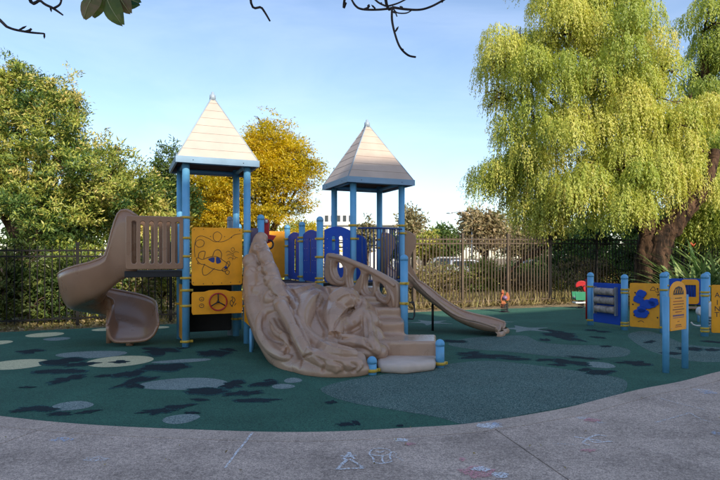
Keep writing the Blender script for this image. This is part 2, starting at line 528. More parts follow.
# the near slabs behind the fan of joints
m = MB(); m.prism([(-22, -14), (26, -14), (26, 3.985), (8.5, 2.985), (1.8, 2.485), (-3.8, 2.185), (-22, 1.985)], -0.10, 0.008)
slabs.append(m.build('slab', concrete, pavement))

# --- inlays in the rubber
def closed_patch(name, pts, z, mat_, rough=0.0, seed=0, n=8, raw=False):
    c = [floor_at(*p) if not raw else Vector((p[0], p[1], 0)) for p in pts]
    c = spline([(p.x, p.y) for p in c], n, True)
    rr = np.random.default_rng(seed)
    if rough > 0:
        c = [p + rr.normal(0, rough, 2) for p in c]
    m = MB()
    ar = sum(c[i][0]*c[(i+1) % len(c)][1] - c[(i+1) % len(c)][0]*c[i][1] for i in range(len(c)))
    if ar < 0: c = c[::-1]
    m.add([(p[0], p[1], z) for p in c], [tuple(range(len(c)))])
    return m.build(name, mat_, rubber)
def oval(name, px, py, rx, ry, z, mat_, wob=0.08, seed=0, tilt=0.0):
    rr = np.random.default_rng(seed + abs(int(px)))
    c = floor_at(px, py)
    wx = rx / F * c.y
    wy = (floor_at(px, py - ry).y - floor_at(px, py + ry).y) / 2
    ph = rr.uniform(0, 6.28, 3)
    pts = []
    for k in range(44):
        a = 2 * math.pi * k / 44
        q = 1 + wob * (0.6 * math.sin(2 * a + ph[0]) + 0.4 * math.sin(3 * a + ph[1]))
        x, y = wx * q * math.cos(a), wy * q * math.sin(a)
        y += tilt * x
        pts.append((c.x + x, c.y + y, z))
    m = MB(); m.add(pts, [tuple(range(44))])
    return m.build(name, mat_, rubber)

Z1, Z2, Z3 = 0.002, 0.0035, 0.0065
# large grey fields on the right
closed_patch('rubber_inlay', [(322, 388), (330, 396), (357, 404), (400, 411), (440, 418), (466, 424.5), (500, 419), (545, 411), (590, 402), (618, 395), (627, 387), (622, 379), (590, 373), (540, 366), (490, 361), (450, 364), (400, 372), (350, 380)], Z1, rubber_grey)
closed_patch('rubber_inlay', [(448, 344), (470, 349), (510, 352), (560, 357), (600, 358), (626, 356), (629, 350), (610, 346), (570, 345), (540, 342), (525, 336), (500, 336), (470, 338)], Z1, rubber_grey)
closed_patch('rubber_inlay', [(628, 335), (640, 346), (662, 355), (690, 361), (720, 362), (760, 358), (750, 350), (690, 345), (665, 336), (645, 331)], Z1, rubber_grey)
for i, q in enumerate([(185, 384, 41, 6.5, -0.0), (72, 406, 19.5, 4.8, 0.1), (181, 419, 17.5, 4.8, 0), (92, 354.5, 34, 3.6, 0.12), (57, 339, 12, 1.8, 0), (183, 361, 26, 1.9, 0.25), (293, 380.5, 9.5, 2.4, 0), (283, 386.5, 11, 2.6, 0), (598, 365, 17, 3.0, 0), (345, 343, 16, 2.0, 0)]):
    oval('rubber_inlay', *q[:4], Z1, rubber_pale, 0.12, i, q[4])
for i, q in enumerate([(120, 361.2, 31.5, 5.6), (18, 364.3, 28, 5.4), (45, 334.8, 17, 2.4), (-4, 343, 14, 2.4), (104, 329.6, 11, 1.5), (160, 327.5, 9, 1.2)]):
    oval('rubber_inlay', *q, Z1, rubber_cream, 0.03, i)
def starfish(px, py, r, seed):
    c = floor_at(px, py); rr = np.random.default_rng(seed)
    ph = rr.uniform(0, 6.28)
    pts = []
    for k in range(10):
        a = ph + 2 * math.pi * k / 10
        q = r * (1.0 if k % 2 == 0 else 0.42)
        pts.append((c.x + q * math.cos(a), c.y + q * math.sin(a)))
    closed_patch('starfish_inlay', pts, Z1, rubber_pale, 0, 0, 4, raw=True)
starfish(430, 322.5, 0.62, 1); starfish(525, 329, 0.66, 2); starfish(497, 322, 0.45, 5)

# dark blotches, ragged clusters
def blotch(px, py, rx, ry, seed, z=Z2):
    rr = np.random.default_rng(seed * 7 + abs(int(px)) * 3 + int(py))
    c = floor_at(px, py)
    wx = rx * 0.88 / F * c.y
    wy = (floor_at(px, py - ry).y - floor_at(px, py + ry).y) / 2 * 0.9
    n = 200
    a = np.linspace(0, 2 * math.pi, n, endpoint=False)
    q = np.ones(n)
    for h in range(2, 10):
        q += rr.normal(0, 0.42 / h ** 1.0) * np.sin(h * a + rr.uniform(0, 6.28))
    q = np.clip(q, 0.22, 1.7)
    sk = rr.uniform(-0.6, 0.6)
    pts = [(c.x + wx * q[k] * math.cos(a[k]) + sk * wy * q[k] * math.sin(a[k]), c.y + wy * q[k] * math.sin(a[k]), z) for k in range(n)]
    m = MB(); m.add([(c.x + (p[0] - c.x) * 1.10 + wx * 0.06 * math.cos(a[k]), c.y + (p[1] - c.y) * 1.10 + wy * 0.22 * math.sin(a[k]), p[2] - 0.0012) for k, p in enumerate(pts)], [tuple(range(n))])
    m.build('dark_inlay_rim', rubber_mix, rubber)
    m = MB(); m.add(pts, [tuple(range(n))])
    return m.build('dark_inlay', rubber_navy, rubber)
for i, q in enumerate([(30, 351.5, 11, 2.2), (62, 361.5, 20, 3.2), (80, 364.5, 14, 2.2), (60, 371.5, 20, 3.0), (68, 379, 13, 3.6), (130, 374, 11, 4.2), (137, 381, 11, 5.0), (135, 386, 7, 2.6),
                       (160, 351, 20, 3.0), (176, 349, 6, 1.8), (165, 367.5, 26, 3.6), (214, 353.5, 17, 3.2), (228, 350, 8, 1.6), (104, 376, 8, 1.4), (27, 387.5, 6, 0.9),
                       (206, 391.5, 24, 3.2), (233, 384.5, 12, 3.6), (243, 393.5, 13, 3.0), (255, 400.5, 22, 2.0), (200, 400, 9, 1.2), (265, 384, 11, 3.0), (270, 381, 7, 1.6), (158, 411.5, 17, 2.4), (178, 407, 12, 2.6), (192, 413, 9, 1.0),
                       (38, 409, 20, 2.6), (20, 411, 10, 1.4), (60, 414, 12, 1.8), (88, 412, 8, 1.8), (331, 402.5, 5, 1.6), (346, 424.5, 10, 1.6), (356, 423, 4, 2.2), (400, 426, 4, 1.0),
                       (560, 334.5, 16, 2.6), (568, 338.5, 11, 2.2), (552, 331, 7, 1.4), (545, 340, 6, 1.2), (597, 331, 8, 1.2), (598, 337.5, 6, 1.0), (487, 356.5, 26, 2.2), (470, 353.5, 14, 1.4), (515, 359, 14, 1.4), (545, 360, 8, 1.4), (570, 362.5, 15, 2.8), (583, 358, 9, 1.6), (558, 365, 8, 1.2), (600, 372.5, 15, 2.4), (585, 370, 8, 1.2), (628, 363, 10, 1.2),
                       (637, 363.5, 16, 1.8), (690, 349, 13, 1.8), (672, 353.5, 9, 1.6), (713, 342, 8, 1.4), (650, 342, 6, 1.0), (712, 350, 9, 1.2), (606, 346.5, 6, 0.9), (455, 341.5, 12, 1.4), (350, 352, 14, 1.8), (120, 362, 9, 1.3)]):
    blotch(*q, i, Z3 if i == 57 else Z2 + (i % 3) * 0.0008)

# --- chalk on the slabs
ck_w = chalk_material('white_chalk', (0.82, 0.82, 0.84, 1), 0.57)
ck_f = chalk_material('faint_white_chalk', (0.78, 0.78, 0.80, 1), 0.36)
ck_p = chalk_material('pink_chalk', (0.74, 0.34, 0.36, 1), 0.50)
ck_b = chalk_material('blue_chalk', (0.47, 0.58, 0.76, 1), 0.38)
def chalk_line(pts, mat_, w=0.012, z=0.0145):
    c = [floor_at(*p) for p in pts]
    c = [Vector((*p, 0)) for p in spline([(p.x, p.y) for p in c], 5)]
    vs, fs = [], []
    for i, p in enumerate(c):
        t = (c[min(i + 1, len(c) - 1)] - c[max(i - 1, 0)]).normalized(); n = Vector((-t.y, t.x, 0))
        ww = w * (0.8 + 0.4 * random.random())
        vs += [p + n * ww + Vector((0, 0, z)), p - n * ww + Vector((0, 0, z))]
    fs = [(2*i, 2*i+1, 2*i+3, 2*i+2) for i in range(len(c) - 1)]
    m = MB(); m.add(vs, fs)
    return m.build('chalk_mark', mat_, pavement)
def chalk_smear(px, py, rx, ry, mat_, z=0.0145):
    c = floor_at(px, py); wx = rx / F * c.y; wy = (floor_at(px, py - ry).y - floor_at(px, py + ry).y) / 2
    q = [1 + random.uniform(-0.3, 0.3) for _ in range(16)]
    m = MB(); m.add([(c.x + wx*q[k]*math.cos(k*math.pi/8), c.y + wy*q[k]*math.sin(k*math.pi/8), z) for k in range(16)], [tuple(range(16))])
    return m.build('chalk_mark', mat_, pavement)
chalk_line([(252.5, 434), (245, 444), (236, 455), (225, 470)], ck_w, 0.010)
# a tree with a star
chalk_line([(336.5, 471.5), (347, 470.5), (364, 470)], ck_w)
chalk_line([(336.5, 471.5), (342, 466.5), (347.5, 461)], ck_w)
chalk_line([(364, 470), (357, 465.5), (350, 461)], ck_w, 0.012, 0.0155)
chalk_line([(341, 466), (344, 464), (347, 461.5)], ck_w, 0.010, 0.0165)
chalk_line([(341, 457.5), (348, 458.5), (356, 457)], ck_w, 0.012)
chalk_line([(343, 461.5), (347, 457.5), (349, 454)], ck_w, 0.012, 0.0155)
chalk_line([(354.5, 461), (351, 457.5), (349, 454)], ck_w, 0.012, 0.0165)
# a box with a face
for k, ln in enumerate([[(371, 452), (376, 450.2), (385, 450.5), (391, 452.5)], [(370, 456), (378, 457.6), (388, 456.5), (392, 453.5)], [(371, 452), (369.5, 456), (373, 460), (374, 464.5)], [(374, 464.5), (382, 465.5), (392, 463.5)], [(392, 463.5), (390, 459), (391, 454)], [(383, 457.5), (382, 461), (384, 465)], [(377, 453.3), (380, 454.5), (384, 453)], [(391, 457), (397, 459.5), (403, 463)], [(392, 453), (396, 456), (394, 460)]]):
    chalk_line(ln, ck_f if k > 6 else ck_w, 0.007, 0.0145 + 0.0004 * k)
chalk_smear(402, 441.5, 8, 2.0, ck_w); chalk_smear(410, 445.5, 5, 1.4, ck_p, 0.0155)
chalk_smear(462, 461, 3.5, 1.6, ck_p); chalk_smear(478, 474, 17, 5.5, ck_p); chalk_smear(481, 471, 9, 2.6, ck_w, 0.0155); chalk_smear(500, 477, 9, 3.0, ck_w)
chalk_smear(489, 427, 12, 2.6, ck_w); chalk_smear(497, 425.5, 6, 1.5, ck_b, 0.0155)
chalk_smear(63, 441, 11, 2.0, ck_b); chalk_smear(95, 461, 12, 3.0, ck_f)
chalk_smear(583, 419.5, 7, 1.5, ck_f); chalk_smear(592, 421.5, 9, 1.8, ck_p, 0.0155); chalk_smear(600, 424, 5, 1.2, ck_f)
for k, ln in enumerate([[(553, 445.5), (575, 446)], [(574, 438.5), (588, 440.5), (601, 442.5)], [(588, 440.5), (583, 444.5), (590, 447)], [(588, 440), (597, 436.8), (607, 438)], [(588, 440), (594, 444), (612, 443)]]):
    chalk_line(ln, ck_w if k else ck_f, 0.011, 0.0145 + 0.0004 * k)
chalk_line([(655, 424), (672, 419.5), (690, 414)], ck_f, 0.012); chalk_line([(660, 399.5), (680, 405), (704, 411)], ck_f, 0.012); chalk_line([(690, 414), (700, 420), (712, 424)], ck_f, 0.010)
chalk_smear(709, 393.5, 9, 1.8, ck_b); chalk_smear(700, 391, 8, 1.2, ck_f, 0.0155); chalk_smear(718, 435, 5, 2.2, ck_b)
chalk_smear(588, 452, 9, 1.6, ck_p)

# road, kerb and pavement strip beyond the fence
m = MB(); m.add([(-60, 35, -0.03), (70, 31, -0.03), (70, 46, -0.03), (-60, 49, -0.03)], [(0, 1, 2, 3)])
tag(m.build('road', asphalt), 'grey asphalt road beyond the fence', None, kind='structure')

# --- unseen building added behind the camera, shaped to shade the playground
wall_render = material('wall_render', (0.50, 0.46, 0.40, 1), 0.85, 0.06, 2.0, 0.1, 60)
glass_dark = material('window_glass', (0.03, 0.035, 0.04, 1), 0.08, 0.05, 2.0)
su = Vector((-math.sin(SUN_AZ), -math.cos(SUN_AZ), 0)).normalized()      # the way the shadows run
sv = Vector((su.y, -su.x, 0))
def sw(s, t, z): return su * s + sv * t + Vector((0, 0, z))
SM = Matrix(((sv.x, su.x, 0, 0), (sv.y, su.y, 0, 0), (0, 0, 1, 0), (0, 0, 0, 1)))
shade_building = thing('building', sw(-30, 2, 0), 'unseen stepped building added behind the camera to shade the playground', 'building')
def bbox(t0, t1, s0, s1, z0, z1, name, mat_, parent=shade_building, bevel=0):
    m = MB(); m.box((t0, s0, z0), (t1, s1, z1), SM)
    return m.build(name, mat_, parent, bevel)
TE = math.tan(SUN_EL)
BS = -25.0
bbox(-8, -0.2, BS - 10, BS, -0.05, 12.4 - TE * BS, 'wall', wall_render)  # block tops stepped to place the shadow edges
bbox(-0.2, 4.6, BS - 10, BS, -0.05, 9.5 - TE * BS, 'wall', wall_render)
bbox(4.6, 9.6, BS - 10, BS, -0.05, 9.82 - TE * BS, 'wall', wall_render)
bbox(9.6, 22, BS - 10, BS, -0.05, 7.45 - TE * BS, 'wall', wall_render)
for k in range(11):
    t0 = -4.2 + k * 2.3
    for z0 in (0.9, 4.0, 7.1, 10.2, 13.3, 16.4, 19.5):
        w = bbox(t0, t0 + 1.3, BS + 0.002, BS + 0.05, z0, z0 + 1.3, 'window', white)
        bbox(t0 + 0.08, t0 + 1.22, BS + 0.045, BS + 0.058, z0 + 0.08, z0 + 1.22, 'pane', glass_dark, w)
# ================================================================== PLAY STRUCTURE
P0 = Vector((-3.13, 10.07, 0)); E1 = Vector((math.cos(R(23)), math.sin(R(23)), 0)); E2 = Vector((-math.sin(R(23)), math.cos(R(23)), 0)); UP = Vector((0, 0, 1))
def S(a, b, z=0.0): return P0 + E1 * a + E2 * b + UP * z
SMAT = Matrix(((E1.x, E2.x, 0, P0.x), (E1.y, E2.y, 0, P0.y), (0, 0, 1, 0), (0, 0, 0, 1)))
play = thing('play_structure', S(1.6, 0.3, 0), 'play structure with two pyramid-roofed blue post towers, tan slides and sculpted climber', 'play structure')
D1, D2 = 1.28, 1.10
PR = 0.066

clamp_mesh = None
def clamp(parent, base, z, ang=0.0):
    """yellow collar with bolt lugs round a post"""
    global clamp_mesh
    if clamp_mesh is None:
        m = MB()
        n = 16
        m.lathe((0, 0, 0), [(PR + 0.002, -0.022), (PR + 0.013, -0.020), (PR + 0.015, 0.0), (PR + 0.013, 0.020), (PR + 0.002, 0.022)], n)
        m.box((PR, -0.018, -0.020), (PR + 0.055, 0.018, 0.020))
        m.box((-PR - 0.035, -0.014, -0.017), (-PR, 0.014, 0.017))
        m.lathe((PR + 0.03, -0.032, 0), [(0.009, 0), (0.009, 0.010)], 8)
        clamp_mesh = bpy.data.meshes.new('clamp')
        clamp_mesh.from_pydata(m.v, [], m.f); clamp_mesh.polygons.foreach_set('use_smooth', m.sm); clamp_mesh.materials.append(yellow)
    return link_mesh('clamp', clamp_mesh, parent, Matrix.Translation(Vector(base) - Vector(root_of(parent).location) + UP * z) @ Matrix.Rotation(ang, 4, 'Z'))

def post(base, top, r=PR, dome=True, clamps=(), parent=play, ang=R(23), z0=-0.05, mat_=None):
    base = Vector((base.x, base.y, 0))
    prof = [(r, z0), (r, top - (r if dome else 0))]
    m = MB()
    m.lathe(base, prof, 18)
    p = m.build('post', mat_ or blue, parent)
    if dome:
        c = MB()
        c.lathe(base, [(r + 0.004, top - r - 0.03), (r + 0.005, top - r)] + [((r + 0.005) * math.cos(a), top - r + (r + 0.004) * math.sin(a)) for a in (0.3, 0.6, 0.9, 1.2, 1.45)], 18)
        c.build('post_cap', mat_ or blue, p)
    for z in clamps:
        clamp(p, base, z, ang)
    return p

# --- tower posts
T1z, T2z = 3.40, 3.22
p = post(S(0, 0), T1z, dome=False, clamps=(2.33, 1.96, 1.63, 1.24, 1.02, 0.74, 0.10))
post(S(1.1, 0), T1z, dome=False, clamps=(2.10, 1.24, 0.98, 0.70))
post(S(0, 1.1), T1z, dome=False, clamps=(2.3, 1.3, 0.7))
post(S(1.1, 1.1), T1z, dome=False, clamps=(2.1, 1.2, 0.35))
A2 = 3.25
post(S(A2, 0), T2z, dome=False, clamps=(2.26, 1.99, 1.12))
post(S(A2 + 1.1, 0), T2z, dome=False, clamps=(2.28, 2.12, 1.2))
post(S(A2, 1.1), T2z, dome=False, clamps=(1.99, 1.72))
post(S(A2 + 1.1, 1.1), T2z, dome=False, clamps=(2.02, 1.83))
# --- middle platform posts
MA0, MA1 = 1.36, 2.54
post(S(MA0, 0), 2.42, clamps=(2.02, 1.3))
post(S(MA1, 0), 2.42, clamps=(1.98, 1.62, 1.20, 1.13))
post(S(MA1 - 0.03, 1.1), 2.38, clamps=(2.04, 1.96, 1.2))
post(S(MA1 - 0.05, 2.2), 2.37, clamps=(2.04, 1.88, 1.2))
post(S(MA0, 2.2), 2.37, clamps=(2.0, 1.2))
pw = post(S(1.0, 1.25), 2.46, r=0.055, clamps=(), mat_=blue_pale)

# --- roofs
def tower_roof(a0, b0, size, ze, apex, over, boards):
    rf = MB()
    lo, hi = -over, size + over
    c = (lo + hi) / 2
    fh = 0.115
    # underside soffit
    rf.add([S(a0 + lo + .03, b0 + lo + .03, ze + 0.03), S(a0 + hi - .03, b0 + lo + .03, ze + 0.03), S(a0 + hi - .03, b0 + hi - .03, ze + 0.03), S(a0 + lo + .03, b0 + hi - .03, ze + 0.03), S(a0 + c, b0 + c, apex - 0.06)],
           [(1, 0, 4), (2, 1, 4), (3, 2, 4), (0, 3, 4)])
    roof = rf.build('roof', roof_under, play)
    n = 8
    zt = ze + fh - 0.012
    for side in range(4):
        def pt(u, w, off):
            # u along the eave 0..1, w up the slope 0..1, off outwards
            half = (hi - lo) / 2 + 0.004
            x = (u * 2 - 1) * half * (1 - w); y = -half * (1 - w)
            z = zt + (apex - zt) * w
            nz = Vector((0, -(apex - zt), half)).normalized()
            ca, sa = math.cos(side * math.pi / 2), math.sin(side * math.pi / 2)
            q = Vector((x, y - (0), 0)) + Vector((0, nz.y, 0)) * off
            return S(a0 + c + q.x * ca - q.y * sa, b0 + c + q.x * sa + q.y * ca, z + nz.z * off)
        for k in range(n):
            w0, w1 = k / n + 0.0012, (k + 1) / n
            if k == n - 1: w1 = 0.985
            e = 0.004
            lap = 0.0055
            vs = [pt(e, w0, lap), pt(1 - e, w0, lap), pt(1 - e, w1, 0.001), pt(e, w1, 0.001), pt(e, w0, -0.014), pt(1 - e, w0, -0.014), pt(1 - e, w1, -0.02), pt(e, w1, -0.02)]
            m = MB(); m.add(vs, [(0, 1, 2, 3), (7, 6, 5, 4), (0, 4, 5, 1), (1, 5, 6, 2), (2, 6, 7, 3), (3, 7, 4, 0)])
            m.build('roof_board', boards, roof)
        # hip cap
        m = MB(); m.tube([pt(0, -0.01, 0.0), pt(0, 0.98, 0.0)], 0.012, 8); m.build('hip_cap', blue_pale, roof)
        # fascia
        def fp(u, y, z):
            half = (hi - lo) / 2
            x = (u * 2 - 1) * (half + y)
            ca, sa = math.cos(side * math.pi / 2), math.sin(side * math.pi / 2)
            yy = -(half + y)
            return S(a0 + c + x * ca - yy * sa, b0 + c + x * sa + yy * ca, z)
        m = MB()
        vs = [fp(0, 0.022, ze), fp(1, 0.022, ze), fp(1, 0.022, ze + fh), fp(0, 0.022, ze + fh), fp(0, -0.012, ze), fp(1, -0.012, ze), fp(1, -0.012, ze + fh), fp(0, -0.012, ze + fh)]
        m.add(vs, [(0, 1, 2, 3), (7, 6, 5, 4), (0, 4, 5, 1), (3, 2, 6, 7), (1, 5, 6, 2), (0, 3, 7, 4)])
        fa = m.build('fascia', blue_pale if False else blue_fascia, roof)
        for uu in (0.2, 0.8):
            b = MB(); q = fp(uu, 0.022, ze + fh * 0.45); b.ball(q, 0.009, 8); b.build('bolt', black, roof)
    m = MB(); m.lathe(S(a0 + c, b0 + c, apex), [(0.062, -0.09), (0.058, 0.015), (0.028, 0.04), (0.026, 0.075), (0.004, 0.085)], 12); m.build('finial', blue_pale, roof)
    # tie beams between the posts under the roof
    for q0, q1 in (((0, 0), (size, 0)), ((size, 0), (size, size)), ((size, size), (0, size)), ((0, size), (0, 0))):
        m = MB(); m.tube([S(a0 + q0[0], b0 + q0[1], ze + 0.045), S(a0 + q1[0], b0 + q1[1], ze + 0.045)], 0.035, 8); m.build('tie_beam', blue, roof)
    return roof
blue_fascia = material('fascia_blue', (0.20, 0.33, 0.45, 1), 0.45, 0.08, 4, 0.05, 90, dirt=0.2, dirtcol=(0.3, 0.36, 0.4, 1))
tower_roof(0, 0, 1.1, 3.29, 4.72, 0.17, roof_board)
tower_roof(A2, 0, 1.1, 3.11, 4.50, 0.185, roof_board_tan)

# --- decks
def deck(a0, b0, a1, b1, z, name='deck'):
    m = MB(); m.box((a0, b0, z - 0.11), (a1, b1, z), SMAT)
    return m.build(name, deck_black, play, 0.01)
deck(0.03, 0.03, 1.07, 1.07, D1)
deck(MA0 + 0.02, 0.03, MA1 - 0.02, 2.17, D2)
deck(1.10, 0.2, 1.34, 1.0, 1.19, 'step')
deck(MA1 + 0.0, 0.09, A2 - 0.01, 1.05, D2 - 0.003)
deck(A2 + 0.03, 0.03, A2 + 1.07, 1.07, D2)
deck(-1.02, 0.02, -0.03, 1.08, D1 + 0.09)

# --- boards on tower 1
def face_frame(a, b, z, u=E1, out=-E2):
    return Matrix(((u.x, 0, out.x, S(a, b).x), (u.y, 0, out.y, S(a, b).y), (0, 1, out.z, z), (0, 0, 0, 1)))
bu0, bu1 = 0.095, 1.005
FM = face_frame(0, -0.02, 0)
air = panel('activity_board', [rrect(bu0, 1.10, bu1, 2.155, 0.05)], 0.022, FM, orange, play)
air['label'] = 'orange board with a line drawing of a small aeroplane'
def strokes(name, lines, M, material_, parent, w=0.006, off=0.0135, n=6, closed=False):
    m = MB()
    for ln in lines:
        pts = spline(ln, n)
        m.tube([M @ Vector((p[0], p[1], off)) for p in pts], w, 5, True)
    return m.build(name, material_, parent)
def pxb(x, y):   # place on the board from the enlarged view of it (313 x 480 view; board from x 28..280, y 28..315)
    return (bu0 + (x - 28) / 252.0 * (bu1 - bu0), 2.155 - (y - 28) / 287.0 * 1.055)
def L(*pts): return [pxb(*q) for q in pts]
strokes('aeroplane_drawing', [
    L((75, 210), (62, 200), (50, 182), (62, 178), (80, 186), (110, 176), (150, 172), (190, 196), (210, 215), (195, 235), (165, 240), (120, 228), (90, 212), (75, 210)),
    L((60, 180), (64, 155), (82, 145), (94, 150), (86, 182)), L((60, 200), (56, 206), (66, 208)),
    L((92, 208), (80, 235), (85, 262), (105, 260), (140, 230)),
    L((130, 172), (140, 145), (160, 138), (174, 155), (172, 182)),
    L((176, 236), (188, 225), (198, 222), (204, 232), (196, 244), (182, 246), (176, 236)), L((196, 222), (202, 200), (214, 196), (216, 212), (206, 226)), L((200, 240), (214, 248), (206, 262), (194, 254), (196, 242)),
    ], FM, ink_dark, air, 0.0052)
for ln in (L((112, 182), (138, 176), (136, 202), (112, 190), (108, 184)), L((148, 176), (164, 180), (172, 200), (150, 206), (146, 188))):
    panel('aeroplane_window', [[(p[0], p[1]) for p in spline(ln[:-1], 5, True)]], 0.004, FM @ Matrix.Translation((0, 0, 0.0125)), ink_blue, air, 0.0008)
m = MB(); m.ball(FM @ Vector((*pxb(195, 226), 0.012)), (0.028, 0.028, 0.028), 10); m.build('propeller_hub', ink_blue, air)
strokes('looping_trail', [L((44, 175), (42, 120), (52, 82), (75, 70), (110, 82), (140, 98), (165, 92), (176, 66), (155, 48), (134, 62), (140, 92), (175, 98), (210, 84), (240, 62), (272, 56)),
    L((46, 112), (62, 126), (84, 118), (88, 98), (70, 88), (52, 96), (46, 112))], FM, ink_dark, air, 0.0040)
strokes('bird_drawing', [L((196, 152), (210, 144), (228, 156), (246, 146), (262, 152)), L((200, 166), (220, 160), (232, 172), (228, 190)), L((232, 158), (240, 172), (258, 178)), L((222, 134), (232, 126), (240, 136), (230, 146), (222, 136)), L((206, 184), (220, 176), (238, 184), (248, 176))], FM, ink_dark, air, 0.0032)
for q in ((40, 40), (86, 36), (120, 72), (190, 72), (225, 76), (266, 40), (36, 300), (85, 306), (130, 304), (175, 304), (220, 302), (266, 300)):
    m = MB(); m.ball(FM @ Vector((*pxb(*q), 0.011)), 0.009, 6); m.build('screw', ink_dark, air)
# steering board
out = [(bu0, 0.62), (bu0 + 0.02, 0.575), (bu1 - 0.02, 0.575), (bu1, 0.62), (bu1, 0.955), (bu1 - 0.02, 0.985), (0.78, 0.985), (0.70, 1.01), (0.55, 1.02), (0.40, 1.01), (0.32, 0.985), (bu0 + 0.02, 0.985), (bu0, 0.955)]
st = panel('steering_board', [out], 0.022, FM, orange, play)
st['label'] = 'orange board with red steering wheel'
sc = FM @ Vector((0.555, 0.80, 0.075))
m = MB()
m.tube([FM @ Vector((0.555 + 0.155 * math.cos(a), 0.80 + 0.155 * math.sin(a), 0.075)) for a in np.linspace(0, 2 * math.pi, 29)], 0.0145, 8, False)
wheel = m.build('steering_wheel', red, st)
m = MB()
for a in (90, 210, 330):
    m.tube([sc, FM @ Vector((0.555 + 0.15 * math.cos(R(a)), 0.80 + 0.15 * math.sin(R(a)), 0.075))], 0.012, 6)
m.tube([FM @ Vector((0.555, 0.80, 0.01)), FM @ Vector((0.555, 0.80, 0.09))], 0.022, 8)
m.build('wheel_spokes', black, wheel)
strokes('dial_drawing', [[(0.27 + 0.04 * math.cos(a), zc + 0.034 * math.sin(a)) for a in np.linspace(0, 6.28, 9)] for zc in (0.855, 0.735)] + [[(0.255, zc), (0.285, zc)] for zc in (0.85, 0.74)], FM, ink_dark, st, 0.005)
strokes('gauge_drawing', [[(0.80, 0.70), (0.84, 0.76), (0.80, 0.82), (0.78, 0.75), (0.83, 0.70)], [(0.84, 0.76), (0.87, 0.82), (0.85, 0.87)], [(0.82, 0.82), (0.83, 0.88), (0.80, 0.87)], [(0.86, 0.72), (0.89, 0.76)]], FM, ink_dark, st, 0.006)
# side board under the deck on the left, and a black back board standing in for the shade in the den
panel('side_board', [rrect(0.10, 0.06, 1.0, 1.10, 0.04)], 0.02, face_frame(-0.02, 0, 0, E2, -E1), brown_board if 'brown_board' in globals() else orange, play)
panel('den_shade_board', [rrect(0.09, 0.12, 1.01, 1.12, 0.04)], 0.02, face_frame(0, 1.12, 0), deck_black, play)
# right side of tower 1, dark lilac climber arch
lilac = material('lilac_board', (0.10, 0.075, 0.13, 1), 0.45, 0.1, 5)
panel('side_board', [rrect(0.06, 1.12, 0.30, 2.16, 0.04)], 0.02, face_frame(1.10, -0.02, 0), lilac, play)
# orange board across the back of the middle platform, with a red periscope
KM = face_frame(MA0, 2.2, 0)
back = panel('back_board', [rrect(0.22, 1.14, MA1 - MA0 - 0.10, 2.22, 0.03)], 0.022, KM, orange, play)
m = MB()
q0 = S(MA0 + 0.10, 0.10)
per = panel('periscope', [[(0.02, 1.86), (0.16, 1.92), (0.235, 2.03), (0.10, 2.05), (0.10, 2.28), (0.09, 2.34), (0.03, 2.36), (-0.01, 2.32), (-0.02, 2.06), (-0.02, 1.92)]], 0.06, face_frame(MA0 + 0.09, 0.12, 0), red, play, 0.012)
m = MB(); m.tube([S(MA0 + 0.10, 0.07, 2.30), S(MA0 + 0.14, 0.05, 2.30)], 0.032, 10); m.build('eyepiece', white, per)
m = MB()
m.tube([S(MA0 + 0.17 + 0.0, 0.02, 1.80 + 0.0)] + [S(MA0 + 0.17 + 0.075 * math.cos(a), 0.02, 1.86 + 0.085 * math.sin(a)) for a in np.linspace(-1.4, 4.6, 16)], 0.018, 8)
m.build('grab_ring', black, play)
# orange transfer steps left of the climber
for k, (z, bb) in enumerate(((0.46, -0.42), (0.70, -0.20))):
    m = MB(); m.box((1.06, bb - 0.30, z - 0.05), (1.40, bb + 0.10, z), SMAT); m.build('transfer_step', orange, play, 0.008)
panel('step_side_board', [[(-0.75, 0.36), (0.0, 0.42), (0.0, 0.98), (-0.12, 0.98), (-0.2, 0.66), (-0.75, 0.60)]], 0.02, face_frame(1.05, 0, 0, E2, -E1), orange, play)
for a, b, z in ((1.06, -0.66, 0.44), (0.97, -0.98, 0.40)):
    m = MB(); m.tube([S(a, b, -0.05), S(a, b, z)], 0.032, 10); m.build('step_leg', blue, play)

# --- blue boards along the middle platform
def blue_board(u0, u1, z0, ztop, M, slots, arch=0.06):
    n = 10
    lp = [(u0, z0 + 0.04), (u0 + 0.03, z0), (u1 - 0.03, z0), (u1, z0 + 0.04)]
    top = [(u1 - (u1 - u0) * t, ztop - 0.06 + (arch + 0.06) * math.sin(math.pi * (0.12 + 0.76 * t)) - 0.0) for t in np.linspace(0, 1, n)]
    loops = [lp + top]
    for s0, s1, sz0, sz1 in slots:
        loops.append(rrect(s0, sz0, s1, sz1, min((s1 - s0) / 2 - 0.002, 0.04)))
    b = panel('barrier_board', loops, 0.022, M, navy_board, play)
    return b
b1 = blue_board(0.08, 1.02, D2 + 0.02, 2.12, face_frame(MA1 - 0.02, 0, 0, E2, -E1), [(0.50, 0.60, 1.3, 2.0)])
b2 = blue_board(0.08, 1.02, D2 + 0.02, 2.12, face_frame(MA1 - 0.04, 1.1, 0, E2, -E1), [(0.38, 0.56, 1.27, 2.02)])
b3 = blue_board(0.08, A2 - MA1 - 0.08, D2 + 0.02, 2.17, face_frame(MA1, -0.03, 0), [(0.24, 0.31, 1.75, 2.04), (0.39, 0.47, 1.4, 2.04)])
for b_, M_, us in ((b1, face_frame(MA1 - 0.02, 0, 0, E2, -E1), (0.2, 0.35, 0.75, 0.9)), (b3, face_frame(MA1, -0.03, 0), (0.14, 0.56))):
    for u in us:
        for z in (1.3, 1.55, 1.8, 1.98):
            m = MB(); m.ball(M_ @ Vector((u, z, 0.011)), 0.009, 6); m.build('bolt', galv, b_)
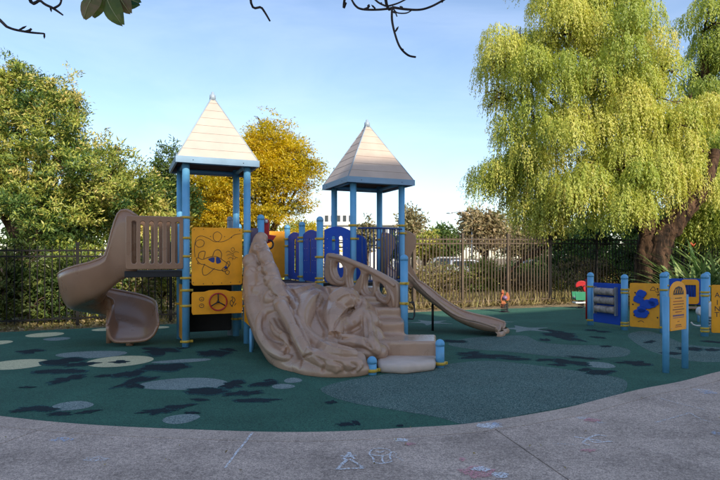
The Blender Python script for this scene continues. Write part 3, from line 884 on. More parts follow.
# --- bowed rail cage on tower 2
m = MB()
arc = [(u, -0.05 - 0.24 * math.sin(math.pi * u / 1.1) ** 0.8) for u in np.linspace(0.06, 1.04, 15)]
cage = []
cg = MB(); cg.tube([S(A2 + u, b, 2.20) for u, b in arc], 0.020, 8); cage_o = cg.build('bowed_rail', navy_metal, play)
cg = MB(); cg.tube([S(A2 + u, b, 1.14) for u, b in arc], 0.020, 8); cg.build('bowed_rail', navy_metal, play)
for u, b in arc[1:-1]:
    m = MB(); m.tube([S(A2 + u, b, 1.14), S(A2 + u, b, 2.20)], 0.010, 6); m.build('baluster', navy_metal, play)
# back of tower 2: rounded blue board and its hoop
panel('back_board', [[(0.30, 1.12), (0.78, 1.12), (0.78, 1.95), (0.70, 2.08), (0.54, 2.13), (0.38, 2.08), (0.30, 1.95)]], 0.022, face_frame(A2, 1.08, 0), navy_board, play)
m = MB(); m.tube([S(A2 + 0.18, 1.0, 1.12)] + [S(A2 + 0.48 - 0.30 * math.cos(a), 1.0, 1.75 + 0.33 * math.sin(a)) for a in np.linspace(0, 1.5, 8)], 0.018, 8); m.build('hoop_rail', navy_metal, play)

# ------------------------------------------------------------------ spiral slide
def swept(name, path, sect, material_, parent, thick=0.03, smooth_iter=0, caps=True):
    """path: list of (point, heading); sect(i) gives (lateral, height) points; closed shell with thickness"""
    m = MB()
    rows = []
    for i, (p, h) in enumerate(path):
        p = Vector(p); h = Vector(h); h.z = 0; h.normalize()
        right = Vector((h.y, -h.x, 0))
        q = sect(i)
        n = len(q)
        outer = []
        for k in range(n):
            t = Vector((q[min(k+1, n-1)][0] - q[max(k-1, 0)][0], q[min(k+1, n-1)][1] - q[max(k-1, 0)][1], 0)).normalized()
            nn = Vector((t.y, -t.x, 0))
            outer.append((q[k][0] + nn.x * thick, q[k][1] + nn.y * thick))
        ring = list(q) + outer[::-1]
        rows.append([p + right * a + UP * b for a, b in ring])
    n = len(rows[0])
    vs = [v for r_ in rows for v in r_]
    fs = []
    for i in range(len(rows) - 1):
        for k in range(n):
            fs.append((i*n+k, i*n+(k+1) % n, (i+1)*n+(k+1) % n, (i+1)*n+k))
    fs.append(tuple(range(n))); fs.append(tuple((len(rows)-1)*n + k for k in range(n-1, -1, -1)))
    m.add(vs, fs, True)
    o = m.build(name, material_, parent)
    bm = bmesh.new(); bm.from_mesh(o.data); bmesh.ops.recalc_face_normals(bm, faces=bm.faces); bm.to_mesh(o.data); bm.free()
    return o
spc = Vector((-4.73, 10.55, 0)); spr = 0.40
a_start, a_end = R(-70), R(-342)
turn = abs(a_end - a_start)
N1 = 48
L_turn = turn * spr; L_out = 0.58; L_in = 0.52
tot = L_in + L_turn + L_out
raw, tt, path = [], [], []
p_s = spc + Vector((math.cos(a_start), math.sin(a_start), 0)) * spr
t_s = Vector((math.sin(a_start), -math.cos(a_start), 0))
for k in range(10):
    s = L_in * k / 10; raw.append((p_s - t_s * (L_in - s), t_s, s))
for k in range(N1 + 1):
    a = a_start - turn * k / N1
    raw.append((spc + Vector((math.cos(a), math.sin(a), 0)) * spr, Vector((math.sin(a), -math.cos(a), 0)), L_in + L_turn * k / N1))
p_e, t_e = raw[-1][0], raw[-1][1]
for k in range(1, 13):
    raw.append((p_e + t_e * (L_out * k / 12), t_e, L_in + L_turn + L_out * k / 12))
def ss(x, a, b):
    x = min(max((x - a) / (b - a), 0), 1); return x * x * (3 - 2 * x)
def smooth_interp(xs_, ys_):
    """soft curve through a table"""
    fine = np.linspace(0, 1, 201); v = np.interp(fine, xs_, ys_)
    ker = np.hanning(11); ker /= ker.sum()
    vp = np.concatenate([np.full(5, v[0]), v, np.full(5, v[-1])]); v = np.convolve(vp, ker, 'valid')
    return lambda t: float(np.interp(t, fine, v))
z_f = smooth_interp([0, .10, .17, .22, .35, .5, .7, .85, .93, 1], [1.37, 1.22, 1.02, .88, .70, .56, .38, .22, .13, .10])
ho_f = smooth_interp([0, .05, .10, .135, .17, .24, .34, .5, .65, .78, .88, 1], [.95, 1.14, 1.20, .98, .60, .62, .60, .52, .46, .42, .36, .26])
hi_f = smooth_interp([0, .08, .16, .3, .5, .7, .85, 1], [.86, .8, .34, .3, .3, .42, .44, .28])
for p_, h_, s in raw:
    t = s / tot
    path.append((p_ + UP * z_f(t), h_)); tt.append(t)
def spiral_sect(i):
    t = tt[i]
    wo = 0.21 + 0.24 * (1 - ss(t, 0.0, 0.20)); wi = 0.21 + 0.10 * (1 - ss(t, 0.0, 0.15))
    ho, hi_ = ho_f(t), hi_f(t)
    fl = 0.05 * ss(t, 0.80, 1.0)
    lean = 0.12 * ss(t, 0.05, 0.25)
    left = []
    for q in np.linspace(1, 0, 9):
        # rounded bowl rising to a leaning wall
        left.append((-wo - 0.10 * (1 - (1 - q) ** 3) - lean * q - fl * math.sin(q * 1.57), ho * q ** 1.6 + 0.008))
    left.append((-wo + 0.07, 0.002))
    right_ = [(wi - 0.07, 0.002)]
    for q in np.linspace(0, 1, 9):
        right_.append((wi + 0.07 * (1 - (1 - q) ** 3) + 0.03 * q + fl * math.sin(q * 1.57), hi_ * q ** 1.6 + 0.008))
    return left + [(0.0, 0.0)] + right_
spiral = swept('spiral_slide', path, spiral_sect, brown, play, 0.032)
m = MB()
for sgn in (0, -1):
    pts = []
    for i, (p_, h_) in enumerate(path):
        h = Vector((h_[0], h_[1], 0)).normalized(); right = Vector((h.y, -h.x, 0)); q = spiral_sect(i)[sgn]
        pts.append(p_ + right * (q[0] + (0.012 if sgn == -1 else -0.012)) + UP * q[1])
    m.tube(pts, 0.025, 8)
i = len(path) - 1
h = Vector(path[i][1]).normalized(); right = Vector((h.y, -h.x, 0))
m.tube([path[i][0] + right * q[0] + UP * (q[1] - 0.012) for q in spiral_sect(i)], 0.032, 8)
m.build('rolled_edge', brown, spiral)
m = MB(); m.tube([path[-4][0] + UP * -0.02, Vector((path[-4][0].x, path[-4][0].y, -0.03))], 0.07, 10); m.build('exit_foot', brown, spiral)
fr = Matrix(((-E1.x, 0, -E2.x, 0), (-E1.y, 0, -E2.y, 0), (0, 1, 0, 0), (0, 0, 0, 1)))
m = MB(); m.tube([spc + Vector((0, 0, -0.05)), spc + Vector((0, 0, 0.62))], 0.05, 10); m.build('slide_leg', brown, play)
# slotted wall of the slide landing, front and back
def slotted(b):
    loops = [rrect(0.05, 1.40, 1.0, 2.335, 0.035)]
    for k in range(6):
        u = 0.115 + k * 0.143
        loops.append(rrect(u, 1.50, u + 0.075, 2.24, 0.035))
    return panel('slotted_wall', loops, 0.05, Matrix.Translation(S(0, b)) @ fr, brown, play, 0.012)
slotted(-0.03); slotted(1.08)

# ------------------------------------------------------------------ double wave slide from tower 2
ctrl = [(Vector(S(A2 + 1.12, 0.55, D2 + 0.02))), Vector((1.15, 12.36, 1.00)), Vector((1.68, 12.26, 0.62)), Vector((2.15, 12.12, 0.31)), Vector((2.58, 11.95, 0.15)), Vector((2.96, 11.78, 0.10))]
wp = [Vector(p_) for p_ in spline([tuple(p_) for p_ in ctrl], 9)]
wpath = []
for k in range(len(wp)):
    h = (wp[min(k+1, len(wp)-1)] - wp[max(k-1, 0)])
    wpath.append((wp[k], Vector((h.x, h.y, 0)).normalized()))
def wave_sect(i):
    t = i / (len(wpath) - 1)
    hh = 0.13 + 0.03 * math.sin(t * 9.0) - 0.05 * ss(t, 0.8, 1.0)
    if t < 0.15: hh += 0.25 * (1 - t / 0.15)
    W = 0.44
    return [(-W - 0.05, hh), (-W - 0.02, hh * 0.5), (-W + 0.02, 0.02), (-W + 0.10, 0.0), (-0.12, 0.0), (-0.055, 0.05), (0, 0.085), (0.055, 0.05), (0.12, 0.0), (W - 0.10, 0.0), (W - 0.02, 0.02), (W + 0.02, hh * 0.5), (W + 0.05, hh)]
wave = swept('wave_slide', wpath, wave_sect, tan, play, 0.035)
m = MB()
for sgn in (0, -1):
    pts = []
    for i, (p_, h_) in enumerate(wpath):
        right = Vector((h_.y, -h_.x, 0)); q = wave_sect(i)[sgn]
        pts.append(p_ + right * (q[0] + (0.016 if sgn == -1 else -0.016)) + UP * q[1])
    m.tube(pts, 0.026, 8)
i = len(wpath) - 1; h_ = wpath[i][1]; right = Vector((h_.y, -h_.x, 0))
m.tube([wpath[i][0] + right * q[0] + UP * (q[1] - 0.012) for q in wave_sect(i)], 0.026, 8)
m.build('rolled_edge', tan, wave)
m = MB()
for lane in (-0.235, 0.235):
    c0 = wpath[-1][0] + right * lane
    prof = [c0 + right * (-0.225 * math.cos(a)) + h_ * (0.13 * math.sin(a)) for a in np.linspace(0, math.pi, 11)]
    vs = [Vector((q.x, q.y, 0.0)) for q in prof] + [q - UP * 0.045 + h_ * 0.015 for q in prof] + [q - h_ * 0.03 + UP * 0.0 for q in prof]
    m.add(vs, [(r_*11+k, r_*11+k+1, (r_+1)*11+k+1, (r_+1)*11+k) for r_ in range(2) for k in range(10)], True)
m.build('exit_apron', tan, wave)
wing = [(-0.02, 1.02), (0.30, 0.98), (0.42, 1.10), (0.32, 1.30), (0.22, 1.48), (0.24, 1.66), (0.34, 1.84), (0.36, 2.0), (0.28, 2.12), (0.12, 2.18), (0.0, 2.14), (-0.02, 1.6)]
for b in (0.06, 1.04):
    panel('hood_wing', [[tuple(p) for p in spline(wing, 3, True)]], 0.05, face_frame(A2 + 1.12, b, 0), brown, wave, 0.02)
# inner return of the hood seen through the cage
panel('hood_wing', [rrect(0.0, 1.12, 0.30, 2.10, 0.05)], 0.05, face_frame(A2 + 1.10, 0.72, 0, E2, E1), brown, wave, 0.02)
m = MB(); q = Vector((1.60, 12.33, 0)); m.tube([q + UP * -0.05, q + UP * 0.70], 0.026, 10); m.build('slide_leg', black, play)

# ------------------------------------------------------------------ sculpted climber
from mathutils.bvhtree import BVHTree
def remeshed(o, voxel, iters):
    bm = bmesh.new(); bm.from_mesh(o.data); bmesh.ops.recalc_face_normals(bm, faces=bm.faces); bm.to_mesh(o.data); bm.free()
    md = o.modifiers.new('remesh', 'REMESH'); md.mode = 'VOXEL'; md.voxel_size = voxel; md.use_smooth_shade = True
    sm = o.modifiers.new('smooth', 'SMOOTH'); sm.factor = 0.5; sm.iterations = iters
    bpy.context.view_layer.update()
    me = evaluated_mesh(o)
    o.modifiers.clear()
    old = o.data; o.data = me; bpy.data.meshes.remove(old)
    if not me.materials: me.materials.append(tan)
    me.polygons.foreach_set('use_smooth', [True] * len(me.polygons))
    return o
def sculpt():
    m = MB()
    # broad rounded ramp
    nb, na = 30, 18
    rows = []
    for j in range(nb + 1):
        v = j / nb
        b = -3.16 * v + 0.02
        aL = 1.40 - 0.12 * math.sin(math.pi * min(v * 1.1, 1)) + 0.30 * ss(v, 0.72, 1.0)
        aR = 2.50 + 0.30 * v - 0.52 * ss(v, 0.40, 0.95)
        row = []
        for i_ in range(na + 1):
            u = i_ / na
            a = aL + (aR - aL) * u
            z = 1.04 * (1 - v ** 1.75) ** 0.85 + 0.05
            z += 0.06 * math.sin(u * 3.1) * math.sin(v * 3.1)
            z -= (0.30 * ss(u, 0.72, 1.0) * ss(v, 0.05, 0.35)) * (1 - v * 0.6)
            row.append(S(a, b, max(z, 0.03)))
        rows.append(row)
    W = na + 1
    vs = [p_ for r_ in rows for p_ in r_] + [Vector((p_.x, p_.y, -0.03)) for r_ in rows for p_ in r_]
    o_ = (nb + 1) * W
    fs = []
    for j in range(nb):
        for i_ in range(na):
            q = (j*W+i_, j*W+i_+1, (j+1)*W+i_+1, (j+1)*W+i_)
            fs.append(q[::-1]); fs.append(tuple(x + o_ for x in q))
    for j in range(nb):
        fs.append((j*W, (j+1)*W, (j+1)*W+o_, j*W+o_)); fs.append(((j+1)*W+na, j*W+na, j*W+na+o_, (j+1)*W+na+o_))
    for i_ in range(na):
        fs.append((i_+1, i_, i_+o_, i_+1+o_)); fs.append((nb*W+i_, nb*W+i_+1, nb*W+i_+1+o_, nb*W+i_+o_))
    m.add(vs, fs)
    def root(pts, radii, n=6, sides=12):
        pp = [at(*p_) for p_ in pts]
        m.tube([Vector(p_) for p_ in spline([tuple(p_) for p_ in pp], n)], radii, sides)
    # left wall: fat roots merged into a bulging face
    root([(256, 262, 10.35), (257, 292, 10.0), (266, 322, 9.45), (279, 348, 8.75), (295, 366, 8.15), (312, 371, 7.85)], [0.20, 0.26, 0.27, 0.26, 0.22, 0.17])
    root([(259, 243, 10.45), (255, 272, 10.2), (257, 305, 9.7), (268, 335, 9.05), (284, 358, 8.4)], [0.14, 0.19, 0.22, 0.22, 0.18])
    root([(266, 270, 10.1), (272, 300, 9.7), (284, 330, 9.1), (300, 352, 8.4), (318, 366, 7.9)], [0.22, 0.28, 0.30, 0.27, 0.20])
    # foot of the rock
    root([(296, 366, 8.0), (312, 371, 7.74), (332, 372, 7.63), (352, 371, 7.65), (368, 368, 7.76)], [0.12, 0.155, 0.165, 0.15, 0.10])
    root([(308, 356, 7.9), (325, 360, 7.74), (345, 361, 7.74), (364, 359, 7.84)], [0.12, 0.15, 0.16, 0.10])
    # broad lobes over the ramp
    for q, r_ in (((316, 302, 9.75), (0.24, 0.24, 0.20)), ((346, 300, 9.45), (0.26, 0.26, 0.22)), ((354, 322, 9.2), (0.22, 0.26, 0.2)), ((352, 332, 9.1), (0.30, 0.3, 0.26)), ((366, 345, 8.85), (0.28, 0.34, 0.22)), ((362, 318, 9.5), (0.25, 0.3, 0.3)), ((325, 325, 8.95), (0.26, 0.24, 0.2)), ((345, 345, 8.35), (0.26, 0.2, 0.16)), ((372, 338, 8.75), (0.20, 0.24, 0.20)), ((366, 350, 8.3), (0.26, 0.26, 0.16)), ((378, 352, 8.35), (0.16, 0.22, 0.14)), ((368, 322, 9.1), (0.2, 0.24, 0.2))):
        m.ball(at(*q), r_, 16)
    # moulded steps
    def step_block(px0, px1, d0, d1, z):
        x00, x01 = (px0 - 360) / F * d0, (px1 - 360) / F * d0
        x10, x11 = (px0 - 365) / F * d1, (px1 - 360) / F * d1
        m.add([(x00, d0, -0.03), (x01, d0 - 0.03, -0.03), (x11, d1, -0.03), (x10, d1, -0.03), (x00, d0, z), (x01, d0 - 0.03, z), (x11, d1, z), (x10, d1, z)], [(0, 3, 2, 1), (4, 5, 6, 7), (0, 1, 5, 4), (1, 2, 6, 5), (2, 3, 7, 6), (3, 0, 4, 7)])
    step_block(378, 436, 8.42, 9.15, 0.355)
    step_block(366, 404, 9.05, 9.62, 0.57)
    step_block(356, 401, 9.50, 10.05, 0.76)
    step_block(346, 397, 9.92, 10.45, 0.93)
    step_block(330, 378, 10.3, 10.9, 1.06)
    o = m.build('rock_climber', tan, play)
    remeshed(o, 0.024, 4)
    # relief: ridges that follow the surface, half sunk into it
    org = Vector(root_of(play).location)
    bv = BVHTree.FromPolygons([v.co + org for v in o.data.vertices], [tuple(p_.vertices) for p_ in o.data.polygons])
    eye = Vector((0, 0, EYE))
    m = MB()
    m.add([v.co + org for v in o.data.vertices], [tuple(p_.vertices) for p_ in o.data.polygons])
    def ridge(pts, radii, sink=0.45, n=6):
        P_ = spline(pts, n)
        rads = list(np.interp(np.linspace(0, 1, len(P_)), np.linspace(0, 1, len(radii)), radii))
        c = []
        for (px, py), r_ in zip(P_, rads):
            d = (at(px, py, 9.0) - eye).normalized()
            hit, nr, _, dist = bv.ray_cast(eye, d)
            if hit is None or dist > 11.2: continue
            c.append(hit - nr * r_ * sink)
        if len(c) < 4: return
        c = [c[0]] + [(c[k-1] + c[k] * 2 + c[k+1]) / 4 for k in range(1, len(c) - 1)] + [c[-1]]
        m.tube(c, rads[:len(c)], 10)
    # twisted horn along the top edge
    def root2(pts, radii):
        m.tube([Vector(p_) for p_ in spline([tuple(at(*p_)) for p_ in pts], 6)], radii, 12)
    root2([(262, 234, 10.55), (259, 241, 10.45), (263, 252, 10.2), (268, 264, 9.95), (273, 278, 9.65), (279, 292, 9.3), (286, 300, 9.12)], [0.07, 0.125, 0.135, 0.125, 0.135, 0.125, 0.085])
    for q, r_ in (((261, 239, 10.45), 0.135), ((258, 249, 10.25), 0.125), ((265, 257, 10.08), 0.145), ((269, 269, 9.82), 0.15), ((276, 286, 9.4), 0.145), ((270, 280, 9.6), 0.125)):
        m.ball(at(*q), r_, 12)
    root2([(279, 302, 9.15), (283, 308, 8.85), (291, 320, 8.55), (298, 334, 8.2), (306, 350, 7.87), (313, 360, 7.74), (324, 368, 7.62)], [0.09, 0.12, 0.125, 0.12, 0.10, 0.085, 0.06])
    m.ball(at(281, 304, 9.0), 0.14, 12)
    # bulges left of the horn
    for q, r_ in (((251, 262, 10.25), 0.16), ((253, 275, 10.1), 0.17), ((262, 292, 9.75), 0.20), ((273, 299, 9.4), 0.17)):
        m.ball(at(*q), r_, 16)
    # leaf shape on the wall face
    ridge([(279, 309), (268, 311), (261, 320), (262, 336), (272, 350), (284, 357), (292, 358)], [0.06, 0.09, 0.095, 0.095, 0.09, 0.07, 0.04], 0.10)
    ridge([(272, 320), (277, 332), (285, 338), (288, 346), (283, 352)], [0.055, 0.075, 0.075, 0.065, 0.04], -0.05)
    # broad tongues on the ramp
    ridge([(302, 334), (302, 318), (308, 304), (315, 297)], [0.10, 0.18, 0.22, 0.18], 0.12)
    ridge([(334, 336), (335, 318), (341, 304), (349, 297)], [0.12, 0.21, 0.26, 0.23], 0.15)
    ridge([(360, 297), (362, 310), (352, 321), (340, 329)], [0.10, 0.14, 0.14, 0.09], 0.30)
    ridge([(340, 338), (354, 341), (368, 344), (380, 352)], [0.09, 0.13, 0.12, 0.07], 0.35)
    # fan of waves running down to the right
    ridge([(286, 292), (296, 308), (300, 326), (316, 343), (336, 352), (356, 354)], [0.07, 0.11, 0.12, 0.14, 0.14, 0.09], 0.15)
    ridge([(302, 346), (316, 357), (336, 364), (362, 363)], [0.08, 0.12, 0.12, 0.07], 0.25)
    ridge([(366, 312), (369, 326), (371, 338), (378, 350)], [0.06, 0.10, 0.11, 0.07], 0.2)
    ridge([(282, 284), (290, 292), (300, 290), (310, 286)], [0.07, 0.11, 0.11, 0.07], 0.3)
    ridge([(322, 360), (332, 364), (340, 371)], [0.07, 0.10, 0.07], 0.35)
    ridge([(344, 362), (354, 364), (360, 370)], [0.06, 0.09, 0.06], 0.35)
    old = o.data
    me = bpy.data.meshes.new('rock_climber'); me.from_pydata([Vector(v) - org for v in m.v], [], m.f); me.materials.append(tan)
    o.data = me; bpy.data.meshes.remove(old)
    remeshed(o, 0.0125, 5)
    # cut creases and raised crests, pressed into the moulded surface
    bv = BVHTree.FromPolygons([v.co + org for v in o.data.vertices], [tuple(p_.vertices) for p_ in o.data.polygons])
    def trace(pts):
        out_ = []
        for px, py in spline(pts, 26):
            hit, nr, _, dist = bv.ray_cast(eye, (at(px, py, 9.0) - eye).normalized())
            if hit is not None and dist < 11.2: out_.append(hit)
        return out_
    creases = [([(264, 318), (265, 330), (273, 339), (283, 342)], 0.060, 0.026), ([(279, 342), (286, 346), (287, 352), (281, 354)], 0.045, 0.022), 
               ([(254, 246), (260, 247), (267, 244)], 0.035, 0.02), ([(258, 262), (264, 264), (272, 260)], 0.035, 0.02), ([(262, 276), (268, 274), (277, 274)], 0.03, 0.02), ([(268, 292), (276, 297), (285, 294)], 0.04, 0.022), ([(250, 268), (256, 271), (262, 268)], 0.03, 0.022), ([(249, 284), (257, 284), (266, 281)], 0.035, 0.024),
               ([(300, 368), (303, 358), (313, 353)], 0.045, 0.012), ([(277, 312), (288, 332), (298, 352), (302, 358)], 0.055, 0.026), ([(288, 302), (297, 317), (305, 334), (314, 350)], 0.06, 0.026),
               ([(286, 284), (297, 298), (296, 312), (299, 326)], 0.05, 0.024), ([(322, 292), (318, 304), (320, 318), (326, 330), (324, 338)], 0.065, 0.026), 
               ([(364, 294), (358, 306), (346, 314), (337, 322), (334, 332), (342, 338), (356, 336)], 0.065, 0.026), 
               ([(326, 342), (344, 347), (362, 349), (372, 354)], 0.045, 0.022), ([(365, 316), (366, 330), (367, 342), (372, 350)], 0.06, 0.026), 
               ([(316, 356), (324, 364), (322, 373)], 0.04, 0.02), ([(334, 360), (342, 365), (345, 373)], 0.04, 0.02), ([(350, 362), (357, 367), (352, 373)], 0.035, 0.02), ([(268, 322), (274, 328), (281, 333)], 0.03, 0.018)]
    crests = [([(262, 314), (261, 330), (270, 346), (284, 354)], 0.022, 0.018), ([(306, 330), (304, 312), (312, 298), (320, 294)], 0.022, 0.02), ([(330, 328), (331, 310), (340, 297), (352, 294), (360, 300)], 0.025, 0.02), ([(338, 332), (348, 333), (360, 328)], 0.022, 0.016), ([(292, 296), (300, 316), (312, 335), (332, 347), (354, 351)], 0.022, 0.018), ([(304, 346), (320, 357), (342, 361)], 0.02, 0.016), ([(370, 314), (372, 330), (375, 344)], 0.03, 0.018), ([(340, 316), (347, 308), (354, 306)], 0.02, 0.016)]
    from mathutils.kdtree import KDTree
    nv = len(o.data.vertices)
    co = np.zeros(nv * 3, dtype=np.float32); o.data.vertices.foreach_get('co', co); co = co.reshape(-1, 3).astype(float)
    nm = np.zeros(nv * 3, dtype=np.float32); o.data.vertices.foreach_get('normal', nm); nm = nm.reshape(-1, 3)
    delta = np.zeros(nv)
    orgn = np.array(org)
    for lst, sgn_ in ((creases, -1), (crests, 1)):
        for pts, amt, wid in lst:
            tr = trace(pts)
            if len(tr) < 3: continue
            T = np.array([tuple(q) for q in tr]) - orgn
            lo_, hi_b = T.min(0) - 4 * wid, T.max(0) + 4 * wid
            sel = np.where(((co > lo_) & (co < hi_b)).all(1))[0]
            if not len(sel): continue
            A_ = co[sel]
            dist = np.sqrt(((A_[:, None, :] - T[None, :, :]) ** 2).sum(2)); kk_ = dist.argmin(1); dist = dist.min(1)
            # fade at both ends
            u_ = kk_ / max(len(T) - 1, 1); fade = np.clip(np.minimum(u_, 1 - u_) * 5 + 0.15, 0, 1)
            delta[sel] += sgn_ * amt * fade * np.exp(-(dist / (wid * 1.3)) ** 2 if sgn_ < 0 else -(dist / wid) ** 1.5)
    delta = np.clip(delta * 0.8, -0.07, 0.04)
    # fine pitted stone texture
    co = co + nm * delta[:, None]
    o.data.vertices.foreach_set('co', co.astype(np.float32).ravel()); o.data.update()
    for v in o.data.vertices:
        if v.co.z < 0.002: v.co.z = 0.002
    return o
rock = sculpt()
def tread(name, poly, z0, z1, mat_, bevel=0.035):
    m = MB(); ar = sum(poly[i][0]*poly[(i+1) % len(poly)][1] - poly[(i+1) % len(poly)][0]*poly[i][1] for i in range(len(poly)))
    m.prism(poly if ar > 0 else poly[::-1], z0, z1)
    o = m.build(name, mat_, play, bevel)
    o.data.polygons.foreach_set('use_smooth', [True] * len(o.data.polygons))
    return o
def g2(px, py, z):
    d = F * (EYE - z) / (py - 258.0)
    return ((px - 360) / F * d, d)
tread('tread', [g2(379, 371, 0.03), g2(405, 372.5, 0.03), g2(435, 369, 0.03), g2(438, 352, 0.14), g2(400, 350, 0.14), g2(375, 352, 0.14)], 0.0, 0.135, tan_worn, 0.045)
m = MB(); m.box((MA0 + 0.07, -0.10, 0.90), (MA1 - 0.08, 0.06, D2 + 0.012), SMAT); m.build('climber_top_ledge', tan, play, 0.03)
# posts round the climber
post(at(372, 300, 7.70), 0.245, r=0.064, clamps=(0.055,), ang=0.4)
post(at(440, 300, 8.18), 0.41, r=0.064, clamps=(0.06,), ang=0.4)
RP = Vector((0.75, 9.52, 0))
post(RP, 1.655, r=0.066, clamps=(1.17, 0.83), ang=R(-60))
m = MB(); m.tube([RP + Vector((0.06, 0, 0.84)), RP + Vector((0.16, 0, 0.85)), RP + Vector((0.175, 0, 0.78)), RP + Vector((0.175, 0, 0.62)), RP + Vector((0.15, 0, 0.56)), RP + Vector((0.06, 0, 0.57))], 0.014, 8); m.build('grab_handle', black, play)
# carved rail with openings
ra, rb_ = S(MA1, -0.04), RP
ru = Vector((rb_.x - ra.x, rb_.y - ra.y, 0)); rl = ru.length; ru.normalize()
M_r = Matrix(((ru.x, 0, -ru.y, ra.x), (ru.y, 0, ru.x, ra.y), (0, 1, 0, 0), (0, 0, 0, 1)))
if (M_r.to_3x3() @ Vector((0, 0, 1))).dot(Vector((0, -1, 0))) < 0:
    pass
def rail_uv(px, py):
    # where the view ray through that place meets the rail's upright plane
    d = Vector(((px - 360) / F, 1, -(py - 258) / F)); o_ = Vector((0, 0, EYE)); nrm = Vector((-ru.y, ru.x, 0))
    t = (Vector((ra.x, ra.y, 0)) - o_).dot(nrm) / d.dot(nrm); q = o_ + d * t
    return ((q - Vector((ra.x, ra.y, 0))).dot(ru), q.z)
outline = [rail_uv(*q) for q in ((327, 256), (331, 253), (340, 255), (352, 260), (368, 266), (384, 274), (396, 281), (400, 287), (400, 300), (399, 311), (393, 309), (384, 303), (372, 300), (362, 298), (352, 292), (342, 287), (331, 284), (326, 276))]
holes = [[rail_uv(*q) for q in h_] for h_ in (((338, 262), (344, 266), (344, 276), (339, 277), (336, 269)), ((354, 269), (359, 268), (362, 273), (358, 281), (354, 287), (352, 278)), ((368, 275), (373, 276), (374, 284), (372, 293), (367, 288)), ((379, 283), (384, 285), (388, 294), (384, 296), (379, 291)))]
ol = [tuple(p_) for p_ in spline(outline, 3, True)]
hl_ = [[tuple(p_) for p_ in spline(h_, 4, True)] for h_ in holes]
rail = panel('carved_rail', [ol] + hl_, 0.11, M_r, tan, play, 0.035)
rail.data.polygons.foreach_set('use_smooth', [True] * len(rail.data.polygons))
# swirling ribs over the rail
m = MB()
nn = Vector((-ru.y, ru.x, 0)); sgn = -1 if nn.y > 0 else 1
def on_rail(px, py, off=0.045):
    u, v = rail_uv(px, py); return Vector((ra.x, ra.y, 0)) + ru * u + UP * v + nn * (sgn * off)
for ln, r_ in (([(331, 256), (343, 258), (356, 263), (372, 270), (388, 279), (397, 286)], 0.05), ([(333, 260), (333, 272), (338, 281), (346, 283), (349, 274), (347, 266)], 0.045), ([(349, 268), (349, 280), (352, 290), (361, 293), (364, 284), (365, 274)], 0.045),
               ([(364, 282), (364, 292), (372, 298), (377, 292), (376, 281)], 0.042), ([(376, 288), (381, 298), (389, 302), (392, 294), (388, 285)], 0.04), ([(391, 288), (395, 297), (396, 307)], 0.045)):
    m.tube([Vector(p_) for p_ in spline([tuple(on_rail(*q)) for q in ln], 5)], [r_ * 0.7, r_, r_ * 1.05, r_, r_ * 0.7], 8)
m.build('rail_swirl', tan, rail)
# ================================================================== PANEL ENCLOSURE ON THE RIGHT
pp = {'a': floor_at(590.5, 325), 'b': floor_at(624.5, 330), 'c': at(663.5, 300, 11.95), 'd': floor_at(704.7, 336)}
enc = thing('play_panel_enclosure', pp['b'], 'toddler enclosure of blue and orange game boards between short blue posts', 'play panels')
def board_frame(p, q):
    u = Vector((q.x - p.x, q.y - p.y, 0)); ln = u.length; u.normalize(); n = Vector((u.y, -u.x, 0))
    return Matrix(((u.x, 0, n.x, p.x), (u.y, 0, n.y, p.y), (0, 1, 0, 0), (0, 0, 0, 1))), ln
EP = 0.072
for k, tz in (('a', 1.255), ('b', 1.235), ('c', 1.29), ('d', 1.285)):
    post(Vector((pp[k].x, pp[k].y, 0)), tz, r=EP, clamps=(0.90, 0.83, 0.16, 0.10) if k in 'bd' else (0.92, 0.12), parent=enc, ang=R(20))
M1, l1 = board_frame(pp['a'], pp['b'])
tb = panel('game_board', [rrect(0.10, 0.09, l1 - 0.11, 1.02, 0.03)], 0.025, M1, navy_board, enc)
tb['label'] = 'blue board with three rows of turning cylinders'
bark_grey = material('cylinder_plastic', (0.36, 0.29, 0.245, 1), 0.5, 0.35, 14, 0.2, 60, dirt=0.4, dirtcol=(0.36, 0.31, 0.27, 1))
for r_ in range(3):
    z = 0.83 - r_ * 0.205
    for c in range(3):
        u = 0.24 + c * 0.185
        m = MB()
        m.tube([M1 @ Vector((u + t, z, 0.075)) for t in (0.0, 0.012, 0.168, 0.18)], [0.07, 0.083, 0.083, 0.07], 12)
        m.build('turning_cylinder', bark_grey, tb)
    m = MB(); m.tube([M1 @ Vector((0.20, z, 0.075)), M1 @ Vector((0.82, z, 0.075))], 0.012, 6); m.build('cylinder_rod', galv, tb)
for u in (0.2, 0.82):
    m = MB(); m.box((u - 0.012, 0.30, 0.012), (u + 0.012, 0.94, 0.10), M1); m.build('cylinder_bracket', galv, tb)
m = MB(); m.tube([M1 @ Vector((-0.11, 0.13, 0.02)), M1 @ Vector((-0.11, 1.10, 0.02))], 0.022, 8); m.build('red_rail', red, enc)
M2, l2 = board_frame(pp['b'], pp['c'])
cb = panel('game_board', [rrect(0.11, 0.085, l2 - 0.02, 1.05, 0.03)], 0.025, M2, orange, enc)
cb['label'] = 'orange board with three blue cloud shapes'
def cloud(cx, cz, rx, rz, lobes, seed):
    rr = np.random.default_rng(seed)
    pts = []
    for k in range(40):
        a = 2 * math.pi * k / 40
        q = 1 + 0.16 * abs(math.sin(a * lobes / 2 + seed)) - 0.08
        pts.append((cx + rx * q * math.cos(a), cz + rz * q * math.sin(a)))
    return panel('cloud_piece', [pts], 0.04, M2 @ Matrix.Translation((0, 0, 0.045)), navy_board, cb, 0.01)
w2 = l2 - 0.13
